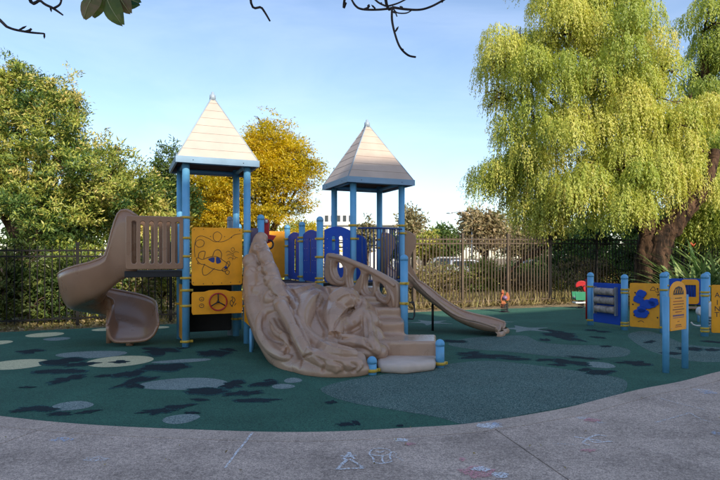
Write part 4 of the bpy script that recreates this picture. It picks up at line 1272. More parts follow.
for cx, cz, rx, rz, lb, sd in ((0.36, 0.82, 0.10, 0.085, 4, 1), (0.30, 0.70, 0.10, 0.085, 5, 2), (0.50, 0.60, 0.16, 0.095, 6, 3), (0.62, 0.65, 0.10, 0.09, 5, 9), (0.36, 0.40, 0.15, 0.105, 5, 4), (0.37, 0.48, 0.09, 0.08, 4, 6)):
    cloud(0.11 + (cx - 0.1) * w2 / 0.70, cz, rx, rz, lb, sd)
for cx, cz in ((0.22, 0.84), (0.17, 0.58), (0.20, 0.34), (0.70, 0.94), (0.70, 0.32), (0.76, 0.74)):
    m = MB(); m.ball(M2 @ Vector((0.11 + (cx - 0.1) * w2 / 0.70, cz, 0.012)), 0.018, 8); m.build('knob', ink_dark, cb)
for ln_ in ([(0.52, 0.90), (0.58, 0.98), (0.62, 0.91), (0.52, 0.90)], [(0.62, 0.88), (0.68, 0.86), (0.66, 0.92)], [(0.28, 0.20), (0.34, 0.23), (0.40, 0.20)], [(0.66, 0.78), (0.70, 0.84)], [(0.65, 0.82), (0.72, 0.80)]):
    strokes('board_drawing', [ln_], M2, ink_dark, cb, 0.006, 0.014)
# right board, cut by the picture's edge, with letters
M4, l4 = board_frame(pp['d'], pp['d'] + Vector((1.10, -0.28, 0)))
lb = panel('game_board', [rrect(0.12, 0.07, 1.05, 1.05, 0.03)], 0.025, M4, orange, enc)
lb['label'] = 'orange board with dark letters'
for txt, z in (('A', 0.86), ('I', 0.71), ('N', 0.58), ('TI', 0.46)):
    lettering('letter', txt, 0.145, M4 @ Matrix.Translation((0.225 if len(txt) == 1 else 0.235, z - 0.02, 0.0135)), ink_red if False else ink_dark, lb)
post(Vector((pp['d'].x, pp['d'].y, 0)) + Vector((1.14, -0.29, 0)), 1.285, r=EP, clamps=(0.9, 0.1), parent=enc)
# boards at the back of the enclosure
q0 = at(666, 300, 14.3); q1 = at(707, 300, 14.0)
M5, l5 = board_frame(Vector((q0.x, q0.y, 0)), Vector((q1.x, q1.y, 0)))
post(Vector((q0.x, q0.y, 0)), 1.25, r=EP, clamps=(0.9, 0.5), parent=enc); post(Vector((q1.x, q1.y, 0)), 1.25, r=EP, clamps=(0.9, 0.5), parent=enc)
panel('back_board', [rrect(0.08, 0.42, l5 - 0.06, 1.08, 0.03)], 0.025, M5, navy_board, enc)
wb = panel('window_board', [rrect(0.33, 0.44, 0.73, 1.06, 0.08), rrect(0.42, 0.62, 0.66, 0.92, 0.02)], 0.03, M5 @ Matrix.Translation((0, 0, 0.04)), orange, enc)
for u in (0.48, 0.54, 0.60):
    m = MB(); m.tube([M5 @ Vector((u, 0.60, 0.04)), M5 @ Vector((u, 0.94, 0.04))], 0.010, 6); m.build('window_bar', ink_blue, wb)
m = MB(); m.box((0.3, 0.33, -0.1), (l5 - 0.1, 0.38, 0.24), M5); m.build('bench_seat', tan, enc, 0.01)
for u in (0.4, l5 - 0.2):
    m = MB(); m.tube([M5 @ Vector((u, -0.05, 0.06)), M5 @ Vector((u, 0.33, 0.06))], 0.03, 8); m.build('bench_leg', blue, enc)
# white spring rider inside the enclosure, mostly hidden
wr = thing('spring_rider', at(708, 300, 12.6) * 1.0 - Vector((0, 0, at(708, 300, 12.6).z)), 'white spring rider with bent handle tube behind the lettered orange board', 'spring rider')
wl_ = Vector(wr.location)
m = MB(); m.tube([wl_ + Vector((-0.38, 0, 0.155)), wl_ + Vector((-0.34, 0, 0.10)), wl_ + Vector((-0.26, 0, 0.075)), wl_ + Vector((0.06, 0, 0.08))], 0.018, 8); m.build('foot_tube', white, wr)
pts = [wl_ + Vector((0.09 * math.cos(a), 0.09 * math.sin(a), 0.0 + 0.30 * a / (5 * 2 * math.pi))) for a in np.linspace(0, 10 * math.pi, 70)]
m = MB(); m.tube(pts, 0.012, 6); m.build('spring', galv, wr)
panel('body', [[tuple(p_) for p_ in spline([(-0.18, 0.30), (0.15, 0.28), (0.26, 0.42), (0.20, 0.62), (0.05, 0.60), (-0.05, 0.48), (-0.20, 0.50), (-0.26, 0.40)], 4, True)]], 0.10, Matrix.Translation(wl_) @ Matrix(((1, 0, 0, 0), (0, 0, -1, 0), (0, 1, 0, 0), (0, 0, 0, 1))), white, wr, 0.02)

# ================================================================== RULES SIGN
sp0, sp1 = floor_at(665.8, 372.5), floor_at(685.0, 368.0)
sign = thing('playground_sign', (sp0 + sp1) / 2, 'yellow rules sign with rounded top between two slim blue posts', 'sign')
for q, tz in ((sp0, 1.06), (sp1, 1.07)):
    post(q, tz, r=0.045, parent=sign, dome=False)
Ms, ls = board_frame(sp0, sp1)
Ms = Ms @ Matrix.Translation((0, 0, 0.0))
arch = [(0.055, 0.575), (ls - 0.055, 0.575), (ls - 0.045, 0.60), (ls - 0.045, 1.05)] + [(ls / 2 + (ls / 2 - 0.045) * math.cos(a), 1.07 + 0.20 * math.sin(a) ** 0.75) for a in np.linspace(0.15, math.pi - 0.15, 13)] + [(0.045, 1.05), (0.045, 0.60)]
sb = panel('sign_board', [arch], 0.02, Ms @ Matrix.Translation((0, 0, 0.03)), orange, sign, 0.004)
mid = ls / 2
panel('rock_emblem', [[(mid - 0.15, 1.08), (mid + 0.15, 1.08), (mid + 0.14, 1.13), (mid + 0.09, 1.18), (mid, 1.20), (mid - 0.09, 1.18), (mid - 0.14, 1.13)]], 0.003, Ms @ Matrix.Translation((0, 0, 0.042)), ink_dark, sb, 0.0005)
strokes('emblem_lines', [[(mid - 0.12, 1.10), (mid - 0.08, 1.16)], [(mid - 0.05, 1.10), (mid - 0.02, 1.17)], [(mid + 0.02, 1.10), (mid + 0.04, 1.17)], [(mid + 0.08, 1.10), (mid + 0.10, 1.15)]], Ms, orange, sb, 0.006, 0.044)
# rows of print too small to read
def print_row(z, w, mat_, h=0.008):
    m = MB(); x = mid - w / 2
    while x < mid + w / 2:
        ww = random.uniform(0.012, 0.035); m.box((x, z - h, 0.0395), (min(x + ww, mid + w / 2), z + h, 0.0415), Ms); x += ww + 0.009
    m.build('print_row', mat_, sb)
for k, z in enumerate((1.03, 0.985, 0.945, 0.905, 0.87, 0.835)):
    print_row(z, (0.20, 0.30, 0.32, 0.24, 0.33, 0.18)[k], ink_red if k % 2 else ink_dark, 0.006)
print_row(0.785, 0.32, ink_blue, 0.012); print_row(0.755, 0.32, ink_blue, 0.004); print_row(0.70, 0.06, ink_red, 0.005); print_row(0.65, 0.16, ink_dark, 0.006); print_row(0.625, 0.18, ink_red, 0.006)
for u, z in ((0.08, 0.61), (ls - 0.08, 0.61), (0.08, 1.04), (ls - 0.08, 1.04)):
    m = MB(); m.ball(Ms @ Vector((u, z, 0.041)), 0.007, 6); m.build('screw', galv, sb)

# ================================================================== SPRING RIDERS
green_pl = material('green_plastic', (0.03, 0.22, 0.11, 1), 0.4, 0.1, 8)
def spring(loc, parent, h, r=0.09):
    m = MB(); m.tube([loc + Vector((r * math.cos(a), r * math.sin(a), 0.01 + h * a / (10 * math.pi))) for a in np.linspace(0, 10 * math.pi, 70)], 0.014, 6); m.build('spring', black, parent)
    m = MB(); m.lathe(loc, [(0.16, 0.0), (0.16, 0.012), (0.05, 0.02)], 14); m.build('base_plate', black, parent)
loc = floor_at(581, 308); loc.z = 0
gr = thing('spring_rider', loc, 'green and red spring rider with white seat standing by the far fence', 'spring rider')
spring(loc, gr, 0.30)
fy = Matrix.Translation(loc) @ Matrix(((1, 0, 0, 0), (0, 0, -1, 0), (0, 1, 0, 0), (0, 0, 0, 1)))
for oy in (-0.14, 0.14):
    panel('side_board', [[(-0.22, 0.26), (0.22, 0.26), (0.24, 0.52), (-0.24, 0.52)]], 0.025, fy @ Matrix.Translation((0, 0, oy)), green_pl, gr)
m = MB(); m.box((loc.x - 0.2, loc.y - 0.13, 0.31), (loc.x + 0.2, loc.y + 0.13, 0.37)); m.build('seat', white, gr, 0.01)
m = MB(); m.box((loc.x - 0.23, loc.y - 0.16, 0.155), (loc.x + 0.23, loc.y + 0.16, 0.20)); m.build('foot_rest', white, gr, 0.01)
panel('head', [[tuple(p_) for p_ in spline([(-0.16, 0.66), (0.02, 0.70), (0.10, 0.52), (0.22, 0.52), (0.20, 0.74), (0.10, 0.86), (-0.06, 0.86), (-0.16, 0.78)], 4, True)]], 0.05, fy, red, gr, 0.015)
m = MB(); m.tube([loc + Vector((0.1, -0.16, 0.72)), loc + Vector((0.1, 0.16, 0.72))], 0.015, 8); m.build('handle', galv, gr)
loc = floor_at(504.5, 312); loc.z = 0
orr = thing('spring_rider', loc, 'small orange and purple seahorse-like spring rider in front of the tan fence', 'spring rider')
spring(loc, orr, 0.24, 0.10)
orange_b = material('orange_plastic', (0.40, 0.13, 0.05, 1), 0.35, 0.1, 8); purple = material('lilac_plastic', (0.20, 0.11, 0.20, 1), 0.4, 0.1, 8)
fo = Matrix.Translation(loc) @ Matrix(((0.85, 0, 0, 0), (0, 0, -1, 0), (0, 0.95, 0, 0), (0, 0, 0, 1)))
panel('body', [[tuple(p_) for p_ in spline([(-0.15, 0.16), (0.0, 0.18), (0.04, 0.30), (-0.06, 0.38), (-0.04, 0.52), (-0.02, 0.62), (-0.06, 0.70), (-0.11, 0.66), (-0.12, 0.54), (-0.15, 0.42), (-0.12, 0.30)], 4, True)]], 0.06, fo, orange_b, orr, 0.015)
panel('tail', [[tuple(p_) for p_ in spline([(0.05, 0.36), (0.14, 0.36), (0.18, 0.46), (0.12, 0.60), (0.06, 0.60), (0.03, 0.46)], 4, True)]], 0.05, fo, orange_b, orr, 0.012)
m = MB(); m.ball(loc + Vector((-0.0, -0.03, 0.42)), (0.08, 0.09, 0.07), 10); m.build('seat', purple, orr)
m = MB(); m.tube([loc + Vector((-0.08, -0.16, 0.56)), loc + Vector((-0.08, 0.16, 0.56))], 0.015, 8); m.build('handle', red, orr)

# ================================================================== FENCES
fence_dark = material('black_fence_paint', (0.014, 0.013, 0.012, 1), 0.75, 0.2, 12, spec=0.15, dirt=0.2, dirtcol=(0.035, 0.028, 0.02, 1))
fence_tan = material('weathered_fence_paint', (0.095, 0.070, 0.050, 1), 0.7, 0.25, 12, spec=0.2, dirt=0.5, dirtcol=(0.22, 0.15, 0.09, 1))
def fence(p0, p1, h0, h1, mat_, label, post_every=2.4, pitch=0.15, rails=(0.16, -0.16, -0.30), pk=0.011):
    p0 = Vector((*p0, 0)); p1 = Vector((*p1, 0))
    f = thing('picket_fence', p0, label, 'fence', 'steel picket fence runs round the playground')
    u = (p1 - p0); ln = u.length; u.normalize(); n = Vector((-u.y, u.x, 0))
    rot = math.atan2(u.y, u.x)
    def top(s): return h0 + (h1 - h0) * s / ln
    for rz in rails:
        m = MB(); z0, z1 = (rz, rz) if rz > 0 else (h0 + rz, h1 + rz)
        vs = []
        for p_, z in ((p0, z0), (p1, z1)):
            for a, b in ((-0.016, -0.02), (0.016, -0.02), (0.016, 0.02), (-0.016, 0.02)):
                vs.append(p_ + n * a + UP * (z + b))
        m.add(vs, [(0, 1, 5, 4), (1, 2, 6, 5), (2, 3, 7, 6), (3, 0, 4, 7), (3, 2, 1, 0), (4, 5, 6, 7)])
        m.build('rail', mat_, f)
    me = bpy.data.meshes.new('picket')
    a = pk
    me.from_pydata([(-a, -a, 0), (a, -a, 0), (a, a, 0), (-a, a, 0), (-a, -a, 0.95), (a, -a, 0.95), (a, a, 0.95), (-a, a, 0.95), (0, 0, 1.0)], [], [(3, 2, 1, 0), (0, 1, 5, 4), (1, 2, 6, 5), (2, 3, 7, 6), (3, 0, 4, 7), (4, 5, 8), (5, 6, 8), (6, 7, 8), (7, 4, 8)])
    me.materials.append(mat_)
    k = int(ln / pitch)
    for i in range(k):
        s = (i + 0.5) * ln / k
        o = link_mesh('picket', me, f, Matrix.Translation(u * s + UP * 0.07) @ Matrix.Rotation(rot, 4, 'Z') @ Matrix.Diagonal((1, 1, top(s) - 0.07, 1)))
    mp = bpy.data.meshes.new('fence_post'); b = 0.036
    mb = MB(); mb.box((-b, -b, 0), (b, b, 0.97)); mb.box((-b - .008, -b - .008, 0.97), (b + .008, b + .008, 1.0))
    mp.from_pydata(mb.v, [], mb.f); mp.materials.append(mat_)
    kk = max(1, round(ln / post_every))
    for i in range(kk + (1 if label.startswith('weathered tan fence run under') else 0)):
        s = i * ln / kk
        link_mesh('fence_post', mp, f, Matrix.Translation(u * s + UP * -0.06) @ Matrix.Rotation(rot, 4, 'Z') @ Matrix.Diagonal((1, 1, top(s) + 0.10, 1)))
    return f
fence((-10.6, 11.55), (-4.85, 14.35), 1.92, 1.95, fence_dark, 'black picket fence with leafy shrubs pressing through behind the spiral slide')
fence((-4.85, 14.35), (1.72, 17.9), 1.95, 2.36, fence_dark, 'picket fence run behind the two towers, mostly hidden by boards', 2.5)
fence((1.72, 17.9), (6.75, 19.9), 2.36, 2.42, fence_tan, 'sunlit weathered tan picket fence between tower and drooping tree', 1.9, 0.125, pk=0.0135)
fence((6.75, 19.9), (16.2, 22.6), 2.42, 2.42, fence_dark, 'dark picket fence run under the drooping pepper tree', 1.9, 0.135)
# ================================================================== VEGETATION
from mathutils import noise
def unit(v): return v / (np.linalg.norm(v, axis=1, keepdims=True) + 1e-9)
def leaf_mesh(name, base, direc, length, width, tint, mat_, parent, rg, fold=0.25, curl=0.15, nrm=None):
    """one folded four-cornered leaf per row"""
    n = len(base)
    d = unit(direc)
    r = nrm if nrm is not None else rg.normal(size=(n, 3))
    side = unit(np.cross(d, r)); up = np.cross(side, d)
    L_, W_ = length[:, None], width[:, None]
    tip = base + d * L_ - up * L_ * curl
    mid = base + d * L_ * 0.45
    a = mid + side * W_ * 0.5 + up * W_ * fold; b = mid - side * W_ * 0.5 + up * W_ * fold
    org = np.array(root_of(parent).location) if parent is not None else np.zeros(3)
    V = np.stack([base, a, tip, b], 1).reshape(-1, 3) - org
    me = bpy.data.meshes.new(name)
    me.vertices.add(4 * n); me.vertices.foreach_set('co', V.ravel().astype(np.float32))
    me.loops.add(4 * n); me.loops.foreach_set('vertex_index', np.arange(4 * n, dtype=np.int32))
    me.polygons.add(n); me.polygons.foreach_set('loop_start', np.arange(0, 4 * n, 4, dtype=np.int32))
    try: me.polygons.foreach_set('loop_total', np.full(n, 4, dtype=np.int32))
    except Exception: pass
    at_ = me.attributes.new('tint', 'FLOAT', 'FACE'); at_.data.foreach_set('value', np.clip(tint, 0, 1).astype(np.float32))
    me.update(calc_edges=True); me.validate()
    me.materials.append(mat_)
    o = bpy.data.objects.new(name, me); C.objects.link(o); o.parent = parent
    return o

def sphere_dirs(n, rg): return unit(rg.normal(size=(n, 3)))

def lobes_tips(lobes, n, rg, inner=0.45, clump=0, csize=0.2):
    """twig tips spread through ellipsoids, thicker towards the skin"""
    vol = np.array([l[1][0] * l[1][1] * l[1][2] for l in lobes]) ** 0.75
    pick = rg.choice(len(lobes), n, p=vol / vol.sum())
    d = sphere_dirs(n, rg)
    r = inner + (1 - inner) * rg.random(n) ** 0.6
    cen = np.array([l[0] for l in lobes])[pick]; rad = np.array([l[1] for l in lobes])[pick]
    # lumpy skin
    if clump > 0:
        # gather the tips into sprays with gaps between them
        k = max(8, n // clump)
        own = rg.integers(0, k, n)
        own_l = pick[own]; cen_d = d[own]; rr_ = r[own]
        cen2 = np.array([l[0] for l in lobes])[own_l]; rad2 = np.array([l[1] for l in lobes])[own_l]
        lump2 = 1 + 0.16 * np.sin(cen_d[:, 0] * 7 + own_l) * np.sin(cen_d[:, 1] * 6 + 2 * own_l) + 0.12 * np.sin(cen_d[:, 2] * 9 + own_l)
        sp = csize * rg.uniform(0.7, 1.3, k)[own]
        off = rg.normal(0, 1, (n, 3)) * np.array([1, 1, 0.75]) * sp[:, None]
        return cen2 + cen_d * rad2 * (rr_ * lump2)[:, None] + off, unit(cen_d * 0.6 + off / sp[:, None] * 0.6), own
    lump_ = 1 + 0.13 * np.sin(d[:, 0] * 7 + pick) * np.sin(d[:, 1] * 6 + 2 * pick) + 0.10 * np.sin(d[:, 2] * 9 + pick)
    return cen + d * rad * (r * lump_)[:, None], d, pick

def broadleaf(name, base, height_fork, lobes, tips, per, lsize, mat_, bark, label, cat='tree', group=None, rg=None, trunk_r=0.16, up=0.35, spread=0.16, aspect=0.33, inner=0.45, flat=0.0, tint_mu=0.5, twig_r=0.012, drop=0.0, clump=0, csize=0.2):
    rg = rg or np.random.default_rng(1)
    base = Vector(base)
    t = thing(name, base, label, cat, group)
    fork = base + Vector((rg.normal(0, 0.12), rg.normal(0, 0.12), height_fork))
    m = MB()
    m.tube([Vector(p_) for p_ in spline([tuple(base + UP * -0.1), tuple(base.lerp(fork, 0.5) + Vector((rg.normal(0, 0.06), 0, 0))), tuple(fork)], 5)], [trunk_r * 1.35, trunk_r, trunk_r * 0.85], 9)
    for c, r in lobes:
        c = Vector(c); midp = fork.lerp(c, 0.5) + Vector((rg.normal(0, 0.15), rg.normal(0, 0.15), 0.15))
        m.tube([Vector(p_) for p_ in spline([tuple(fork), tuple(midp), tuple(c)], 4)], [trunk_r * 0.6, trunk_r * 0.38, trunk_r * 0.16], 7)
        for k in range(9):
            e = c + Vector(tuple(sphere_dirs(1, rg)[0] * np.array(r) * 0.85))
            m.tube([c.lerp(fork, 0.15 * rg.random()), c.lerp(e, 0.55) + UP * 0.08, e], [trunk_r * 0.15, twig_r * 1.3, twig_r * 0.6], 5)
    m.build('trunk', bark, t)
    P, D, pick = lobes_tips(lobes, tips, rg, inner, clump, csize)
    n = tips * per
    idx = np.repeat(np.arange(tips), per)
    out = sphere_dirs(n, rg)
    d = unit(out + D[idx] * 0.7 + np.array([0, 0, up - drop]))
    d[:, 2] *= (1 - flat)
    b = P[idx] + rg.normal(0, spread, (n, 3)) * np.array([1, 1, 0.7 * (1 - flat)])
    ln = lsize * rg.uniform(0.65, 1.3, n)
    ti = tint_mu + rg.normal(0, 0.13, n) + rg.normal(0, 0.19, pick.max() + 1)[pick][idx]
    nr = unit(D[idx] + np.array([0, 0, 0.5]) + rg.normal(0, 0.45, (n, 3)))
    if flat > 0: nr = unit(rg.normal(0, 0.35, (n, 3)) + np.array([0, 0, 1.0]))
    leaf_mesh('crown', b, d, ln, ln * aspect * rg.uniform(0.8, 1.2, n), ti, mat_, t, rg, nrm=nr)
    return t

bark_brown = bark_material('brown_bark', (0.045, 0.030, 0.020, 1), (0.16, 0.11, 0.075, 1))
bark_pepper = bark_material('pepper_bark', (0.016, 0.011, 0.008, 1), (0.15, 0.085, 0.05, 1), 4.5, 1.0)
bark_grey = bark_material('grey_bark', (0.07, 0.06, 0.05, 1), (0.22, 0.19, 0.16, 1))
lf_olive = leaf_material('olive_leaves', [(0.0, (0.022, 0.060, 0.016, 1)), (0.33, (0.105, 0.185, 0.040, 1)), (0.62, (0.40, 0.43, 0.080, 1)), (1.0, (0.66, 0.52, 0.18, 1))], 0.32)
lf_dark = leaf_material('dark_leaves', [(0.0, (0.030, 0.067, 0.023, 1)), (0.5, (0.076, 0.133, 0.034, 1)), (1.0, (0.180, 0.218, 0.053, 1))], 0.45)
lf_gold = leaf_material('golden_leaves', [(0.0, (0.28, 0.30, 0.05, 1)), (0.40, (0.62, 0.50, 0.05, 1)), (0.8, (0.80, 0.60, 0.08, 1)), (1.0, (0.72, 0.44, 0.08, 1))], 0.42)
lf_pepper = leaf_material('pepper_leaves', [(0.0, (0.13, 0.22, 0.055, 1)), (0.40, (0.36, 0.43, 0.080, 1)), (0.70, (0.60, 0.58, 0.13, 1)), (1.0, (0.64, 0.50, 0.20, 1))], 0.40)
lf_gum = leaf_material('rusty_leaves', [(0.0, (0.13, 0.14, 0.06, 1)), (0.5, (0.29, 0.25, 0.12, 1)), (1.0, (0.42, 0.30, 0.17, 1))], 0.3)
lf_dry = leaf_material('dry_leaves', [(0.0, (0.150, 0.112, 0.053, 1)), (0.4, (0.390, 0.300, 0.135, 1)), (0.75, (0.300, 0.285, 0.090, 1)), (1.0, (0.510, 0.390, 0.255, 1))], 0.45)
lf_shrub = leaf_material('shrub_leaves', [(0.0, (0.057, 0.095, 0.028, 1)), (0.5, (0.162, 0.209, 0.053, 1)), (0.85, (0.304, 0.304, 0.095, 1)), (1.0, (0.494, 0.304, 0.228, 1))], 0.45)
lf_strap = leaf_material('strap_leaves', [(0.0, (0.06, 0.12, 0.04, 1)), (0.5, (0.16, 0.25, 0.08, 1)), (1.0, (0.32, 0.38, 0.14, 1))], 0.3)
lf_mag = leaf_material('magnolia_leaves', [(0.0, (0.026, 0.078, 0.039, 1)), (0.5, (0.130, 0.169, 0.039, 1)), (1.0, (0.312, 0.208, 0.117, 1))], 0.45)

def lobe(px, py, d, rx, ry, rz):
    return (tuple(at(px, py, d)), (rx, ry, rz))

# --- left: tall olive-green tree and companions beyond the fence
q = at(20, 258, 16.0)
broadleaf('broadleaf_tree', (q.x, q.y, 0), 1.7, [lobe(20, 105, 16, 1.0, 1.2, 1.0), lobe(-35, 110, 16, 1.4, 1.5, 1.5), lobe(48, 130, 15.6, 1.0, 1.2, 0.9), lobe(70, 165, 15.4, 1.2, 1.3, 0.9), lobe(0, 170, 15.5, 1.3, 1.4, 1.1), lobe(105, 185, 15.6, 1.1, 1.2, 0.85), lobe(40, 205, 15.0, 1.2, 1.2, 0.8), lobe(-30, 190, 15.5, 1.3, 1.3, 1.1), lobe(20, 75, 16.2, 0.35, 0.4, 0.55), lobe(52, 92, 16, 0.4, 0.5, 0.5), lobe(74, 105, 16, 0.35, 0.4, 0.4)],
          5200, 18, 0.115, lf_olive, bark_brown, 'large olive-green broadleaf tree rising behind the fence beside the spiral slide', rg=np.random.default_rng(3), trunk_r=0.2, spread=0.07, tint_mu=0.50, aspect=0.27, clump=10, csize=0.17, inner=0.35)
q = at(128, 258, 17.5)
broadleaf('broadleaf_tree', (q.x, q.y, 0), 1.5, [lobe(118, 190, 17.5, 0.9, 1.0, 0.8), lobe(140, 205, 17.4, 0.9, 1.0, 0.8), lobe(105, 222, 17, 1.2, 1.1, 0.8), lobe(150, 230, 17.3, 0.8, 1.0, 0.7), lobe(112, 150, 17.6, 0.4, 0.5, 0.35)],
          1100, 14, 0.16, lf_olive, bark_brown, 'smaller yellow-green broadleaf tree between spiral slide and roofed tower', rg=np.random.default_rng(4), trunk_r=0.12, spread=0.08, tint_mu=0.62, aspect=0.27, clump=9, csize=0.2)
q = at(168, 258, 21.0)
broadleaf('broadleaf_tree', (q.x, q.y, 0), 2.4, [lobe(168, 168, 21, 0.5, 0.6, 0.9), lobe(160, 195, 21, 0.8, 0.8, 0.9), lobe(178, 205, 21, 0.9, 0.8, 0.9), lobe(150, 215, 21, 0.6, 0.7, 0.8)],
          620, 14, 0.16, lf_dark, bark_brown, 'narrow dark green tree peeking out beside the roof of the aeroplane-board tower', rg=np.random.default_rng(5), trunk_r=0.12, spread=0.11, tint_mu=0.5)
# --- golden tree
q = at(262, 258, 24.0)
broadleaf('golden_tree', (q.x, q.y, 0), 2.2, [lobe(272, 140, 24, 1.3, 1.4, 0.75), lobe(245, 160, 23.6, 1.6, 1.5, 0.9), lobe(296, 160, 24, 0.95, 1.2, 0.7), lobe(225, 185, 23.4, 1.6, 1.4, 0.9), lobe(280, 180, 24, 1.4, 1.3, 0.65), lobe(205, 212, 23.4, 1.2, 1.2, 0.8), lobe(250, 210, 23.6, 1.6, 1.4, 0.7), lobe(295, 203, 24.4, 0.9, 1.0, 0.5), lobe(300, 235, 24.4, 0.9, 1.0, 0.4), lobe(308, 168, 24, 0.5, 0.8, 0.5), lobe(262, 122, 24, 0.6, 0.8, 0.3), lobe(205, 190, 23.6, 1.2, 1.2, 0.9), lobe(225, 220, 23.2, 1.4, 1.2, 0.7), lobe(265, 165, 23.4, 1.4, 1.2, 0.8)],
          5600, 17, 0.14, lf_gold, bark_brown, 'golden yellow feathery tree between the two towers', rg=np.random.default_rng(6), trunk_r=0.17, spread=0.12, flat=0.4, up=0.05, tint_mu=0.45, inner=0.3, clump=12, csize=0.26, aspect=0.28)

# --- pepper trees: hanging strands
def pepper(name, base, limbs, lobes, strands, label, rg, mat_=lf_pepper, bark=bark_pepper, lsize=0.11, per=15, tint_mu=0.5, hang=(0.45, 1.05)):
    t = thing(name, base, label, 'tree')
    m = MB()
    for pts, rad in limbs:
        pp_ = spline([tuple(p_) for p_ in pts], 6)
        pp_ = [p_ + rg.normal(0, 0.02, 3) for p_ in pp_]
        o0 = len(m.v)
        m.tube([Vector(p_) for p_ in spline([tuple(p_) for p_ in pts], 22)], rad, 26)
        rr_ = max(rad)
        for k in range(o0, len(m.v)):
            v = Vector(m.v[k]); ax_ = min((Vector(p_) for p_ in pp_), key=lambda p_: (p_ - v).length_squared)
            dv = v - ax_; rl_ = dv.length
            if rl_ > 0.05:
                q_ = Vector((v.x * 2.6, v.y * 2.6, v.z * 0.8))
                f_ = noise.fractal(q_, 0.8, 2.1, 4) * 0.30 + noise.fractal(q_ * 4.0, 0.8, 2.0, 3) * 0.10
                m.v[k] = tuple(ax_ + dv * (1 + f_))
    for c, r in lobes:
        for k in range(7):
            e = Vector(c) + Vector(tuple(sphere_dirs(1, rg)[0] * np.array(r) * 0.9))
            cc = Vector(c) + Vector((0, 0, -0.2))
            m.tube([cc, cc.lerp(e, 0.5) + UP * 0.25, e], [0.05, 0.03, 0.008], 5)
    m.build('trunk', bark, t)
    # billows: many small domes over the big lobes, strands hang from their skins
    sub = []
    for c, r in lobes:
        k = int(5 + 3.2 * r[0] * r[0])
        dd = sphere_dirs(k, rg)
        for e in dd:
            f_ = rg.uniform(0.45, 0.95)
            sub.append((np.array(c) + e * np.array(r) * f_, rg.uniform(0.34, 0.62) * (0.6 + 0.4 * r[0])))
    w_ = np.array([q_[1] ** 2 for q_ in sub]); own = rg.choice(len(sub), strands, p=w_ / w_.sum())
    cen = np.array([q_[0] for q_ in sub])[own]; rad = np.array([q_[1] for q_ in sub])[own]
    D = sphere_dirs(strands, rg); D[:, 2] = np.abs(D[:, 2]) * 1.0 - 0.12; D = unit(D)
    P = cen + D * (rad * rg.uniform(0.78, 1.05, strands))[:, None]
    n = strands * per
    idx = np.repeat(np.arange(strands), per)
    s = np.tile((np.arange(per) + 0.5) / per, strands) + rg.uniform(-0.03, 0.03, n)
    H = rg.uniform(hang[0], hang[1], strands) * (0.6 + 0.8 * rad)
    outw = D.copy(); outw[:, 2] = 0; outw = outw * rg.uniform(0.05, 0.30, strands)[:, None]
    sway = rg.normal(0, 0.05, (strands, 3)); sway[:, 2] = 0
    pos = P[idx] + outw[idx] * np.sqrt(s)[:, None] + sway[idx] * s[:, None]
    pos[:, 2] -= H[idx] * (s ** 1.4)
    pos += rg.normal(0, 0.02, (n, 3))
    d = rg.normal(0, 0.42, (n, 3)); d[:, 2] = -1.0 + rg.normal(0, 0.3, n); d += D[idx] * 0.3
    ln = lsize * rg.uniform(0.7, 1.3, n)
    ti = tint_mu + rg.normal(0, 0.06, n) + rg.normal(0, 0.06, strands)[idx] + rg.normal(0, 0.11, len(sub))[own][idx]
    nr = D[idx] * 1.0 + np.array([0, 0, 0.15]) + rg.normal(0, 0.35, (n, 3))
    leaf_mesh('crown', pos, d, ln, ln * 0.34, ti, mat_, t, rg, fold=0.15, curl=0.1, nrm=unit(nr))
    return t
tb_ = at(654, 258, 19.5); tb_.z = 0
pl = [lobe(520, 55, 20.5, 1.4, 1.5, 1.1), lobe(508, 95, 20.6, 1.0, 1.2, 0.9), lobe(560, 30, 20.5, 1.5, 1.6, 1.3), lobe(600, -5, 20.5, 1.7, 1.7, 1.4), lobe(560, -40, 20.5, 1.6, 1.5, 1.3), lobe(625, 50, 20.0, 1.5, 1.5, 1.2), lobe(575, 80, 20.0, 1.5, 1.4, 1.1), lobe(640, 100, 19.6, 1.5, 1.4, 1.1), lobe(668, 130, 19.6, 1.4, 1.3, 1.1),
      lobe(540, 125, 20.3, 1.3, 1.3, 0.8), lobe(590, 135, 19.6, 1.5, 1.4, 1.0), lobe(625, 165, 19.2, 1.5, 1.3, 1.0), lobe(665, 175, 19.2, 1.3, 1.2, 0.9), lobe(570, 175, 19.6, 1.4, 1.3, 0.9), lobe(530, 165, 20.6, 1.0, 1.1, 0.7), lobe(500, 175, 21.0, 1.0, 1.1, 0.7), lobe(605, 200, 19.0, 1.2, 1.1, 0.6), lobe(650, -45, 20.5, 1.2, 1.5, 1.2), lobe(520, 205, 20.8, 1.0, 1.0, 0.7), lobe(545, 215, 20.3, 0.7, 0.9, 0.5), lobe(690, 155, 19.6, 0.9, 1.0, 0.8), lobe(690, 110, 20, 0.8, 0.9, 0.7), lobe(704, 190, 19.8, 0.8, 0.9, 0.6), lobe(660, 70, 20.2, 0.9, 1.0, 0.8)]
